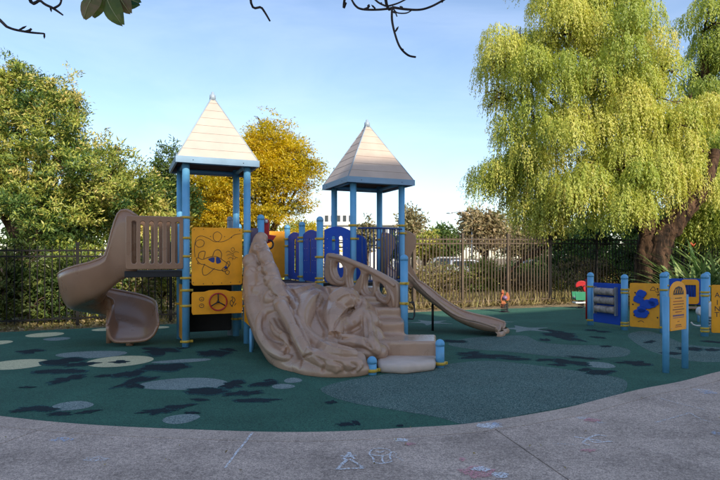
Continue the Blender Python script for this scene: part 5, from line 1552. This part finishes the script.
pepper('pepper_tree', tb_, [
    ([at(654, 305, 19.5), at(655, 275, 19.5), at(659, 245, 19.5), at(672, 226, 19.4), at(690, 205, 19.3), at(706, 186, 19.3), at(715, 150, 19.4)], [0.72, 0.52, 0.42, 0.34, 0.28, 0.22, 0.14]),
    ([at(650, 300, 19.4), at(648, 262, 19.5), at(648, 235, 19.6), at(646, 205, 19.7), at(640, 160, 19.9), at(625, 100, 20.2), at(600, 40, 20.4)], [0.50, 0.36, 0.28, 0.20, 0.17, 0.12, 0.06]),
    ([at(646, 205, 19.7), at(610, 165, 20), at(570, 120, 20.4), at(530, 80, 20.6)], [0.18, 0.13, 0.10, 0.05]),
    ([at(648, 235, 19.6), at(610, 190, 19.9), at(578, 202, 20.4), at(562, 225, 20.7), at(546, 245, 20.9), at(520, 262, 21.1), at(503, 280, 21.2)], [0.20, 0.14, 0.11, 0.09, 0.075, 0.06, 0.03]),
    ([at(690, 205, 19.3), at(676, 160, 19.5), at(665, 120, 19.6)], [0.2, 0.12, 0.06])],
    pl, 21000, 'huge drooping yellow-green pepper tree with thick leaning trunk beside the fence', np.random.default_rng(7), tint_mu=0.56, lsize=0.098, per=17)
t2 = at(735, 258, 23.0); t2.z = 0
pepper('pepper_tree', t2, [([at(735, 300, 23), at(730, 220, 23), at(712, 120, 23), at(700, 40, 23)], [0.4, 0.3, 0.2, 0.08]), ([at(730, 220, 23), at(745, 120, 23), at(750, 20, 23)], [0.25, 0.18, 0.08])],
       [lobe(705, 25, 23, 0.9, 1.2, 1.0), lobe(740, -10, 23, 1.5, 1.5, 1.4), lobe(735, 70, 23, 1.3, 1.3, 1.2), lobe(700, 75, 23.4, 0.5, 0.8, 0.8), lobe(730, 140, 22.6, 1.2, 1.2, 1.1), lobe(715, 190, 21.5, 1.2, 1.2, 0.9), lobe(760, 180, 22, 1.3, 1.3, 1.2), lobe(712, 100, 22.6, 1.0, 1.1, 1.0), lobe(708, 150, 22, 1.0, 1.1, 0.9), lobe(716, 50, 23, 1.0, 1.1, 1.0), lobe(700, 215, 21.4, 1.2, 1.0, 0.6), lobe(725, 225, 21, 1.2, 1.0, 0.7)], 8200,
       'smaller greyer-green drooping tree behind the huge pepper tree', np.random.default_rng(8), tint_mu=0.36)

# --- shrubs
def shrub(px, d, w, h, mat_, label, seed, tips=260, per=12, ls=0.11, tint=0.5, name='shrub', group=None, z=0.0, depth=None):
    q_ = at(px, 258, d); rg = np.random.default_rng(seed)
    x, y = q_.x, q_.y
    dp = depth or w * 0.7
    lb = [((x + rg.uniform(-0.35, 0.35) * w, y + rg.uniform(-0.3, 0.3) * dp, z + h * rg.uniform(0.35, 0.68)), (w * rg.uniform(0.32, 0.46), dp * 0.4, h * rg.uniform(0.28, 0.36))) for _ in range(5)] + [((x, y, z + h * 0.3), (w * 0.5, dp * 0.5, h * 0.32))]
    return broadleaf(name, (x, y, z), h * 0.2, lb, tips, per, ls, mat_, bark_brown, label, 'shrub', group, rg, 0.035, 0.35, 0.07, 0.36, 0.3, tint_mu=tint, twig_r=0.008)
GL = 'shrubs behind the black fence'
for i, (px, d, w, h, mt, lb_) in enumerate([(-12, 13.4, 1.5, 1.9, lf_shrub, 'green shrub with pinkish tips at the outer end of the black fence'), (28, 13.7, 1.5, 1.7, lf_dark, 'dark shrub behind the black fence next to the pink-tipped one'), (60, 14.2, 1.5, 1.75, lf_shrub, 'mixed green and pink shrub behind the fence beside the spiral slide bend'), (95, 14.7, 1.5, 2.0, lf_olive, 'olive shrub behind the fence right behind the spiral slide'), (130, 15.2, 1.4, 1.8, lf_shrub, 'sunlit leafy shrub seen under the slotted landing wall'), (163, 15.8, 1.5, 1.9, lf_olive, 'yellow-green shrub behind the aeroplane-board tower posts'), (5, 14.6, 2.2, 2.6, lf_dark, 'tall dark shrub below the olive tree at the fence'), (75, 15.6, 2.2, 2.4, lf_olive, 'tall olive shrub filling the gap above the black fence')]):
    shrub(px, d, w, h, mt, lb_, 40 + i, 330 if i < 6 else 520, 13, 0.12, 0.52, group=GL)
for i, (px, d, w, h, mt, lb_, ls, ti) in enumerate([(205, 17.5, 2.2, 1.9, lf_dark, 'dark shrub behind the den under the aeroplane board', 0.13, 0.4), (255, 19, 2.6, 1.8, lf_olive, 'olive shrub behind the middle platform', 0.13, 0.5), (310, 21, 2.6, 1.7, lf_dry, 'dry shrub behind the blue barrier boards', 0.13, 0.5), (412, 20.2, 1.9, 1.7, lf_dry, 'straw-coloured dry shrub behind the fence beside the wave slide', 0.12, 0.45), (436, 21.5, 2.0, 1.5, lf_dry, 'low tan shrub behind the sunlit fence', 0.12, 0.6), (462, 22, 2.0, 1.45, lf_shrub, 'low green shrub behind the sunlit fence posts', 0.12, 0.6), (482, 22.4, 1.6, 2.1, lf_olive, 'bright green upright shrub behind the sunlit fence', 0.13, 0.55), (522, 22.2, 2.0, 1.2, lf_dry, 'dry twiggy shrub behind the orange spring rider', 0.12, 0.35), (552, 22.8, 2.0, 1.3, lf_shrub, 'green scrub beneath the hanging pepper limb', 0.12, 0.55), (590, 23.4, 2.2, 1.6, lf_dry, 'brown scrub behind the green spring rider', 0.12, 0.3), (625, 23.6, 2.4, 2.0, lf_dark, 'dark scrub close behind the pepper trunk', 0.13, 0.35), (700, 23.5, 3.0, 2.6, lf_dark, 'dark tall shrub behind the strap-leaved clumps', 0.14, 0.35)]):
    shrub(px, d, w, h, mt, lb_, 60 + i, 300, 12, ls, ti, group='shrubs behind the far fence')

# --- strap-leaved flowering clumps near the trunk
def clump(px, d, n, h, label, seed, flowers=0):
    q_ = at(px, 258, d); q_.z = 0; rg = np.random.default_rng(seed)
    t = thing('strap_leaf_plant', q_, label, 'plant', 'strap-leaved plants by the pepper trunk')
    me_v, me_f, ti = [], [], []
    for k in range(n):
        a = rg.uniform(0, 6.28); el = rg.uniform(0.55, 1.45); ln = h * rg.uniform(0.6, 1.1); w = rg.uniform(0.03, 0.055)
        dirh = np.array([math.cos(a), math.sin(a), 0]); sd = np.array([-math.sin(a), math.cos(a), 0])
        o_ = len(me_v); st_ = np.array([q_.x, q_.y, 0.0]) + dirh * rg.uniform(0, 0.15) + sd * rg.uniform(-0.1, 0.1)
        for j, s in enumerate((0, 0.3, 0.6, 0.85, 1.0)):
            e = el - 0.55 * s
            p_ = st_ + dirh * ln * s * math.cos(e) + np.array([0, 0, ln * s * math.sin(e)])
            ww = w * (0.6, 1.0, 1.0, 0.65, 0.05)[j]
            me_v += [tuple(p_ + sd * ww), tuple(p_ - sd * ww)]
        for j in range(4):
            me_f.append((o_+2*j, o_+2*j+1, o_+2*j+3, o_+2*j+2)); ti.append(rg.uniform(0.1, 1))
    o = mesh_object('leaf_clump', me_v, me_f, lf_strap, t)
    at_ = o.data.attributes.new('tint', 'FLOAT', 'FACE'); at_.data.foreach_set('value', np.array(ti, dtype=np.float32))
    for k in range(flowers):
        a = rg.uniform(0, 6.28); top = Vector((q_.x + 0.25 * math.cos(a), q_.y - 0.2, h * rg.uniform(0.75, 0.95)))
        m = MB(); m.tube([Vector((q_.x, q_.y, 0.1)), top], 0.012, 5); st_ = m.build('flower_stem', lf_strap, t)
        m = MB()
        for j in range(6):
            e = top + Vector((rg.normal(0, 0.09), rg.normal(0, 0.06), rg.uniform(0.02, 0.16))); m.tube([top, e], [0.022, 0.004], 5)
        m.build('flower', flower_red, st_)
    return t
flower_red = material('orange_flower', (0.55, 0.10, 0.03, 1), 0.5, 0.2, 30)
for i, (px, d, n, h, fl, lb_) in enumerate([(682, 18.0, 60, 2.3, 1, 'strap-leaved clump with one orange-red flower next to the trunk'), (700, 18.2, 90, 2.9, 0, 'tall strap-leaved clump behind the lettered board'), (718, 18.0, 90, 3.0, 2, 'tall strap-leaved clump with two orange flowers beyond the lettered board'), (692, 17.3, 60, 1.9, 0, 'low strap-leaved clump behind the window board'), (740, 17.6, 70, 2.6, 0, 'strap-leaved clump farthest from the pepper trunk'), (672, 17.8, 30, 1.1, 0, 'short strap-leaved clump at the foot of the trunk')]):
    clump(px, d, n, h, lb_, 90 + i, fl)

# --- dry grass and fallen leaves along the fences
def litter(name, pts, n, mat_, label, seed, ls=0.09, upw=0.3, spread=0.5, kind='stuff', aspect=0.45):
    rg = np.random.default_rng(seed)
    c = np.array(spline(pts, 12)); k = rg.integers(0, len(c), n)
    b = np.zeros((n, 3)); b[:, :2] = c[k] + rg.normal(0, spread, (n, 2)); b[:, 2] = -0.045 + rg.random(n) * 0.03
    d = rg.normal(0, 1, (n, 3)); d[:, 2] = np.abs(d[:, 2]) * upw
    ln = ls * rg.uniform(0.5, 1.4, n)
    o = leaf_mesh(name, b, d, ln, ln * aspect, rg.random(n), mat_, None, rg)
    tag(o, label, None, kind=kind)
litter('leaf_litter', [(-10.5, 12.3), (-7, 13.9), (-4.5, 15.2), (-1, 17.0)], 9000, lf_dry, 'brown leaf litter and twigs under the shrubs behind the fence', 21, 0.09, 0.4, 0.45)
litter('dry_grass', [(1.5, 18.7), (4, 19.9), (7, 21), (11, 22), (15, 23)], 16000, lf_dry, 'straw-coloured dry grass behind the far fence', 22, 0.34, 2.6, 0.55, aspect=0.09)
litter('dry_grass', [(-4, 28), (4, 27), (12, 28)], 14000, lf_dry, 'dry grass slope towards the road', 23, 0.40, 2.4, 1.6, aspect=0.10)

# --- magnolia overhead: trunk stands behind the camera, bare twigs and a few leaves hang into view
tw = bark_material('twig_bark', (0.030, 0.026, 0.026, 1), (0.09, 0.075, 0.07, 1), 20, 0.5)
mg = thing('magnolia_tree', (-1.9, -1.5, 0), 'overhanging magnolia with bare dark twigs and a few big leaves', 'tree')
m = MB()
m.tube([Vector(p_) for p_ in spline([(-1.9, -1.5, -0.1), (-1.85, -1.45, 1.2), (-1.7, -1.2, 2.4), (-1.4, -0.6, 3.3)], 6)], [0.17, 0.14, 0.12, 0.09], 10)
m.build('trunk', tw, mg)
def Q(px, py, d): return tuple(at(px, py, d))
m = MB()
def tw_(pts, r): m.tube([Vector(p_) for p_ in spline(pts, 6)], [q_ * 0.72 if q_ < 0.02 else q_ for q_ in r], 7)
tw_([(-1.4, -0.6, 3.3), (-1.5, 0.8, 3.55), Q(-40, -20, 2.9), Q(0, 20, 2.9), Q(10, 28, 2.9), Q(28, 32, 2.9), Q(44, 33.5, 2.9)], [0.07, 0.045, 0.018, 0.011, 0.009, 0.008, 0.006])
tw_([Q(24, 31.5, 2.9), Q(29, 30.5, 2.9), Q(31.5, 28.5, 2.9)], [0.007, 0.009, 0.007])
tw_([(-1.5, 0.8, 3.55), (-1.2, 1.8, 3.6), Q(25, -20, 2.8), Q(41, 1, 2.8), Q(53, 8, 2.8), Q(63, 15, 2.8)], [0.04, 0.028, 0.014, 0.009, 0.009, 0.005])
tw_([Q(54, 8, 2.8), Q(60, 4, 2.8), Q(62, -4, 2.8)], [0.008, 0.007, 0.006])
tw_([(-1.2, 1.8, 3.6), (-0.9, 2.3, 3.4), Q(112, -14, 2.6), Q(108, 2, 2.6)], [0.03, 0.02, 0.010, 0.007])
tw_([(-1.4, -0.6, 3.3), (-0.7, 0.9, 3.75), (-0.3, 1.9, 3.7), (0.05, 2.6, 3.5), Q(385, -5, 3.0), Q(392, 8, 3.0)], [0.08, 0.06, 0.045, 0.025, 0.012, 0.009])
tw_([(-0.3, 1.9, 3.7), (-0.45, 2.4, 3.4), Q(250, -6, 2.9), Q(262, 8, 2.9), Q(270, 21, 2.9)], [0.03, 0.02, 0.009, 0.008, 0.006])
tw_([Q(392, 8, 3.0), Q(392, 20, 3.0), Q(395, 34, 3.0), Q(400, 47, 3.0), Q(408, 55, 3.0), Q(416, 57, 3.0)], [0.009, 0.009, 0.008, 0.008, 0.008, 0.007])
tw_([Q(392, 8, 3.0), Q(378, 9.5, 3.0), Q(362, 9, 3.0), Q(355, 5, 3.0), Q(350, -4, 3.0)], [0.009, 0.008, 0.008, 0.008, 0.006]); tw_([Q(364, 9, 3.0), Q(368, 7.5, 3.0), Q(369, 4.5, 3.0)], [0.007, 0.009, 0.007])
tw_([Q(392, 7, 3.0), Q(405, 9, 3.0), Q(420, 9.5, 3.0), Q(432, 6, 3.0), Q(445, -1, 3.0)], [0.010, 0.009, 0.008, 0.008, 0.008])
tw_([Q(393, 8, 3.0), Q(397, 12.5, 3.0), Q(406, 13, 3.0), Q(412, 10, 3.0)], [0.006, 0.005, 0.005, 0.004]); tw_([Q(395, 11, 3.0), Q(397, 16.5, 3.0)], [0.006, 0.004]); tw_([Q(388, 6, 3.0), Q(398, 3, 3.0), Q(410, -3, 3.0)], [0.007, 0.006, 0.005])
tw_([Q(386, 6, 3.0), Q(378, 2, 3.0), Q(370, -6, 3.0)], [0.007, 0.007, 0.007]); tw_([(0.05, 2.6, 3.5), Q(345, -4, 3.0), Q(346, 3, 3.0)], [0.018, 0.010, 0.008])
rgb_ = np.random.default_rng(77)
for k in range(0, len(m.v), 7 * 9):
    q_ = Vector(m.v[k])
    if q_.y > 2.3 and rgb_.random() < 0.75:
        e_ = q_ + Vector((rgb_.normal(0, 0.018), rgb_.normal(0, 0.01), rgb_.normal(0.004, 0.016)))
        m.tube([q_, q_.lerp(e_, 0.6), e_], [0.0045, 0.0055, 0.0012], 6)
m.build('twigs', tw, mg)
lf_rib = material('leaf_midrib', (0.30, 0.30, 0.12, 1), 0.5, 0.1, 20)
def big_leaf(base, tip, w, tint, seed):
    b, t_ = Vector(base), Vector(tip); ax = t_ - b; ln = ax.length; ax.normalize()
    side = ax.cross(Vector((0.15, 1, 0.25))).normalized(); nr = side.cross(ax)
    vs, fs = [], []
    for j in range(9):
        s = j / 8; ww = w * (math.sin(math.pi * min(s * 0.92 + 0.06, 1)) ** 0.8); bend = -0.10 * ln * math.sin(math.pi * s)
        for k in (-1, -0.5, 0, 0.5, 1):
            vs.append(b + ax * ln * s + side * ww * k + nr * (bend + 0.22 * w * abs(k) + 0.03 * w * math.sin(j * 2.1 + seed) * k))
    for j in range(8):
        for k in range(4): fs.append((j*5+k, j*5+k+1, j*5+k+6, j*5+k+5))
    o = mesh_object('leaf', vs, fs, lf_mag, mg, True)
    rib = MB(); rib.tube([Vector(vs[j * 5 + 2]) - nr * 0.001 for j in range(9)], [0.0028, 0.0024, 0.002, 0.0016, 0.001], 5); rib.build('midrib', lf_rib, o)
    at_ = o.data.attributes.new('tint', 'FLOAT', 'FACE')
    at_.data.foreach_set('value', np.clip(tint + np.random.default_rng(seed).normal(0, 0.08, len(fs)), 0, 1).astype(np.float32))
for i, (b, t_, w, ti) in enumerate([((98, -8, 2.6), (84, 18.5, 2.55), 0.046, 0.80), ((104, -8, 2.62), (93, 17, 2.6), 0.044, 0.55), ((106, -6, 2.6), (122, 24.5, 2.55), 0.050, 0.45), ((118, -8, 2.62), (130, 13, 2.6), 0.040, 0.85), ((112, -9, 2.64), (139, 3, 2.6), 0.06, 0.12), ((110, -12, 2.6), (122, 6, 2.66), 0.06, 0.15), ((20, -40, 2.6), (-10, -70, 2.6), 0.05, 0.4), ((200, -60, 2.7), (225, -40, 2.7), 0.05, 0.5), ((350, -50, 2.9), (330, -30, 2.9), 0.05, 0.5), ((420, -40, 3.0), (445, -25, 3.0), 0.05, 0.3)]):
    big_leaf(Q(*b), Q(*t_), w, ti, i)

litter('fallen_leaves', [(-4, 4.6), (-1, 4.3), (2, 4.6), (4.5, 6.0)], 46, lf_dry, 'few dry leaves and crumbs scattered over the concrete', 31, 0.035, 0.25, 0.6)
for o_ in [q_ for q_ in scene.objects if q_.name.startswith('fallen_leaves')]:
    o_.location.z = 0.058
# ================================================================== FAR BACKGROUND
# --- pale building beyond the towers
far_white = material('pale_far_wall', (0.60, 0.60, 0.58, 1), 0.8, 0.05, 0.6)
far_grey = material('grey_far_roof', (0.45, 0.45, 0.44, 1), 0.8, 0.05, 0.6)
FD = 78.0
def fx(px, d=FD): return (px - 360) / F * d
def fz(py, d=FD): return EYE - (py - 258) / F * d
fb = thing('far_building', (fx(365), FD, 0), 'white building with curved roof far behind the towers', 'building')
m = MB()
arc_ = [(fx(318), fz(240)), (fx(352), fz(240)), (fx(352), fz(217))] + [(fx(335) + (fx(352) - fx(335)) * math.cos(a), fz(217) + (fz(209.5) - fz(217)) * math.sin(a)) for a in np.linspace(0.2, math.pi - 0.2, 9)] + [(fx(318), fz(217))]
n = len(arc_)
m.add([(x, FD, z) for x, z in arc_] + [(x, FD + 12, z) for x, z in arc_], [tuple(range(n - 1, -1, -1))[::-1], tuple(range(2 * n - 1, n - 1, -1))] + [(i, (i + 1) % n, n + (i + 1) % n, n + i)[::-1] for i in range(n)])
m.v = [(v[0], v[1], max(v[2], -0.05)) if False else v for v in m.v]
m.build('hall', far_white, fb)
m = MB(); m.box((fx(322), FD + 0.2, -0.05), (fx(398), FD + 11, fz(225.5))); m.build('wing', far_white, fb)
m = MB(); m.box((fx(321), FD - 0.3, fz(225.5)), (fx(399), FD + 11.4, fz(224.2))); m.build('flat_roof', far_grey, fb)
for k in range(5):
    x = fx(325 + k * 6)
    m = MB(); m.box((x, FD - 0.05, fz(221.5)), (x + 0.45, FD + 0.04, fz(215.5))); m.build('window', glass_dark, fb)
for k in range(8):
    x = fx(325 + k * 9.2)
    m = MB(); m.box((x, FD + 0.14, fz(237)), (x + 0.8, FD + 0.24, fz(229))); m.build('window', glass_dark, fb)

# --- street lamp
sl = at(472, 258, 46.0); sl.z = 0
lamp = thing('street_lamp', sl, 'tall grey street lamp with curved arm beyond the fence', 'street lamp')
m = MB(); m.tube([sl + UP * -0.06, sl + UP * 2.5, sl + UP * 5.2], [0.10, 0.08, 0.06], 8); m.build('pole', galv, lamp)
m = MB(); m.tube([Vector(p_) for p_ in spline([tuple(sl + UP * 5.0), tuple(sl + Vector((-0.35, 0, 5.32))), tuple(sl + Vector((-1.0, 0, 5.40))), tuple(sl + Vector((-1.7, 0, 5.32)))], 5)], 0.04, 6); m.build('arm', galv, lamp)
m = MB(); m.ball(sl + Vector((-1.85, 0, 5.28)), (0.28, 0.10, 0.06), 10); m.build('lamp_head', galv, lamp)

# --- parked cars on the road
tyre = material('tyre_rubber', (0.02, 0.02, 0.02, 1), 0.8); glass_car = material('car_glass', (0.03, 0.04, 0.05, 1), 0.06, 0.05, 2)
lamp_red = material('tail_lamp', (0.4, 0.02, 0.02, 1), 0.2)
def car(px, d, paint, label, tall=1.0, flip=1):
    p_ = at(px, 258, d); p_.z = -0.03
    t = thing('parked_car', p_, label, 'car', 'cars parked beyond the fence')
    fr_ = Matrix.Translation(p_) @ Matrix(((flip, 0, 0, 0), (0, 0, -1, 0), (0, 1, 0, 0), (0, 0, 0, 1)))
    body = [(-2.15, 0.28), (2.1, 0.28), (2.2, 0.45), (2.18, 0.72), (1.95, 0.86), (1.05, 0.95), (-1.9, 0.98), (-2.15, 0.90), (-2.22, 0.6)]
    panel('body', [body], 1.72, fr_, paint, t, 0.08)
    cab = [(-1.85, 0.90), (1.12, 0.90), (0.40, 1.42 * tall), (0.1, 1.50 * tall), (-1.35, 1.50 * tall), (-1.65, 1.42 * tall)]
    panel('cabin', [cab], 1.46, fr_, paint, t, 0.08)
    for side in (-1, 1):
        for w_ in ([(-1.62, 0.97), (-0.75, 0.97), (-0.75, 1.40 * tall), (-1.42, 1.40 * tall)], [(-0.66, 0.97), (0.15, 0.97), (0.10, 1.40 * tall), (-0.66, 1.40 * tall)], [(0.22, 0.97), (0.88, 0.97), (0.34, 1.36 * tall), (0.19, 1.40 * tall)]):
            panel('window', [w_], 0.02, fr_ @ Matrix.Translation((0, 0, side * 0.735)), glass_car, t, 0.004)
        for wx_ in (-1.35, 1.35):
            c0 = fr_ @ Vector((wx_, 0.33, side * 0.62)); c1 = fr_ @ Vector((wx_, 0.33, side * 0.87)); c2 = fr_ @ Vector((wx_, 0.33, side * 0.885))
            m = MB(); m.tube([c0, c1], 0.33, 16); wh = m.build('wheel', tyre, t)
            m = MB(); m.tube([c1, c2], 0.20, 12); m.build('rim', galv, wh)
        m = MB(); m.box((2.10, 0.62, side * 0.6 - 0.16), (2.2, 0.78, side * 0.6 + 0.16), fr_); m.build('headlight', white, t)
        m = MB(); m.box((-2.24, 0.66, side * 0.65 - 0.12), (-2.12, 0.86, side * 0.65 + 0.12), fr_); m.build('tail_light', lamp_red, t)
    return t
silver = material('silver_paint', (0.52, 0.53, 0.55, 1), 0.25, 0.03, 2, metal=0.3); white_car = material('white_car_paint', (0.75, 0.76, 0.77, 1), 0.2, 0.02, 2); grey_car = material('grey_car_paint', (0.12, 0.13, 0.15, 1), 0.2, 0.03, 2)
pale_car = material('pale_grey_car_paint', (0.30, 0.30, 0.29, 1), 0.3, 0.03, 2)
car(471, 43.5, silver, 'silver car parked beyond the sunlit tan fence', 1.0)
car(440, 45.0, pale_car, 'pale grey high-roofed car parked beside the silver one', 1.15, -1)
car(547, 42.5, grey_car, 'dark grey car behind the pepper tree limb', 1.0)
# low wall along the road
m = MB()
lw = thing('low_wall', (8, 31.5, 0), 'low grey concrete wall along the road beyond the fence', 'wall')
for k in range(11):
    x0 = -6 + k * 2.9
    m = MB(); m.box((x0, 31.3 - 0.1 * k * 0.3, -0.06), (x0 + 2.88, 31.6 - 0.1 * k * 0.3, 0.42)); m.build('wall_panel', concrete_edge, lw, 0.015)

# --- trees along the skyline
def far_tree(px, d, py_top, w, mat_, label, seed, ls=0.34, tips=420, per=12, py_low=250, tint=0.5, inner=0.3, name='distant_tree', spread=0.28):
    rg = np.random.default_rng(seed); s = d / F
    c = at(px, 258, d); zt = EYE + (258 - py_top) * s; zl = max(EYE + (258 - py_low) * s - 0.5, 0.3); wm = w * s
    hgt = zt - zl
    lb = [((c.x + rg.uniform(-0.32, 0.32) * wm, d + rg.uniform(-0.3, 0.3) * wm, zl + hgt * rg.uniform(0.3, 0.75)), (wm * rg.uniform(0.2, 0.32), wm * 0.28, hgt * rg.uniform(0.2, 0.3))) for _ in range(6)] + [((c.x, d, zl + hgt * 0.45), (wm * 0.42, wm * 0.35, hgt * 0.36)), ((c.x + rg.uniform(-.1, .1) * wm, d, zt - hgt * 0.25), (wm * 0.25, wm * 0.25, hgt * 0.25))]
    return broadleaf(name, (c.x, d, -0.06), max(zl * 0.6, 0.5), lb, tips, per, ls, mat_, bark_brown, label, 'tree', 'trees along the skyline', rg, 0.16, 0.2, spread, 0.5, inner, tint_mu=tint)
far_tree(408, 46, 206, 26, lf_gum, 'sparse rusty tree seen past the bowed-rail tower posts', 101, 0.30, 170, 10, 234, 0.6, 0.5)
far_tree(483, 47, 208, 46, lf_gum, 'rusty brown gum tree beside the street lamp', 102, 0.32, 620, 12, 248, 0.62)
far_tree(447, 60, 225, 44, lf_dark, 'rounded green tree between lamp and rusty sparse tree', 103, 0.36, 420, 12, 256, 0.75)
far_tree(425, 52, 229, 34, lf_olive, 'yellow-green tree low over the sunlit fence', 104, 0.32, 360, 12, 256, 0.65)
far_tree(367, 66, 216, 22, lf_gum, 'small reddish tree before the white building wing', 105, 0.36, 200, 10, 250, 0.55)
far_tree(302, 60, 222, 40, lf_olive, 'pale olive tree beside the white far building', 118, 0.34, 420, 12, 256, 0.5)
far_tree(405, 68, 228, 40, lf_dark, 'green tree row member at the white building wing end', 119, 0.36, 380, 12, 256, 0.7)
far_tree(312, 50, 226, 46, lf_gold, 'yellowish tree low between the towers', 106, 0.32, 420, 12, 256, 0.4)
far_tree(525, 52, 222, 60, lf_gum, 'brown tree partly behind the hanging pepper strands', 107, 0.34, 520, 12, 256, 0.5)
far_tree(585, 48, 215, 70, lf_dark, 'dark green tree behind the pepper tree crown', 108, 0.34, 620, 12, 256, 0.5)
far_tree(650, 44, 205, 80, lf_dark, 'broad dark tree behind the pepper trunk', 109, 0.34, 620, 12, 258, 0.45)
far_tree(712, 42, 195, 70, lf_dark, 'dark tree beyond the strap-leaved clumps', 110, 0.34, 560, 12, 258, 0.45)
far_tree(60, 34, 190, 90, lf_dark, 'dark tree behind the large olive-green tree', 111, 0.30, 620, 12, 258, 0.4)
far_tree(145, 36, 205, 60, lf_olive, 'olive tree beyond the spiral slide in the distance', 112, 0.30, 480, 12, 258, 0.5)
far_tree(215, 38, 215, 70, lf_dark, 'dark tree behind the golden tree', 113, 0.30, 480, 12, 258, 0.5)
far_tree(265, 40, 228, 50, lf_olive, 'low olive tree under the golden tree', 114, 0.30, 380, 12, 258, 0.5)
far_tree(435, 74, 236, 60, lf_olive, 'far pale green tree row member behind the cars', 115, 0.40, 380, 12, 258, 0.6)

# --- dark hedge plants that close the view below the far crowns
for i, (px, d, w, h, lb_) in enumerate([(520, 29, 4.0, 1.5, 'low dark hedge plant under the brown far tree'), (565, 28.5, 3.6, 2.4, 'dark hedge plant behind the green spring rider'), (605, 28, 3.6, 2.8, 'tall dark hedge plant between green spring rider and pepper trunk'), (645, 27.5, 3.6, 3.0, 'tall dark hedge plant hidden behind the pepper trunk'), (690, 27, 3.8, 3.2, 'tall dark hedge plant between pepper trunk and strap-leaved clumps'), (735, 26.5, 3.8, 3.2, 'dark hedge plant beyond the strap-leaved clumps')]):
    shrub(px, d, w, h, lf_dark, lb_, 140 + i, 420, 12, 0.24, 0.4, group='hedge beyond the far fence')
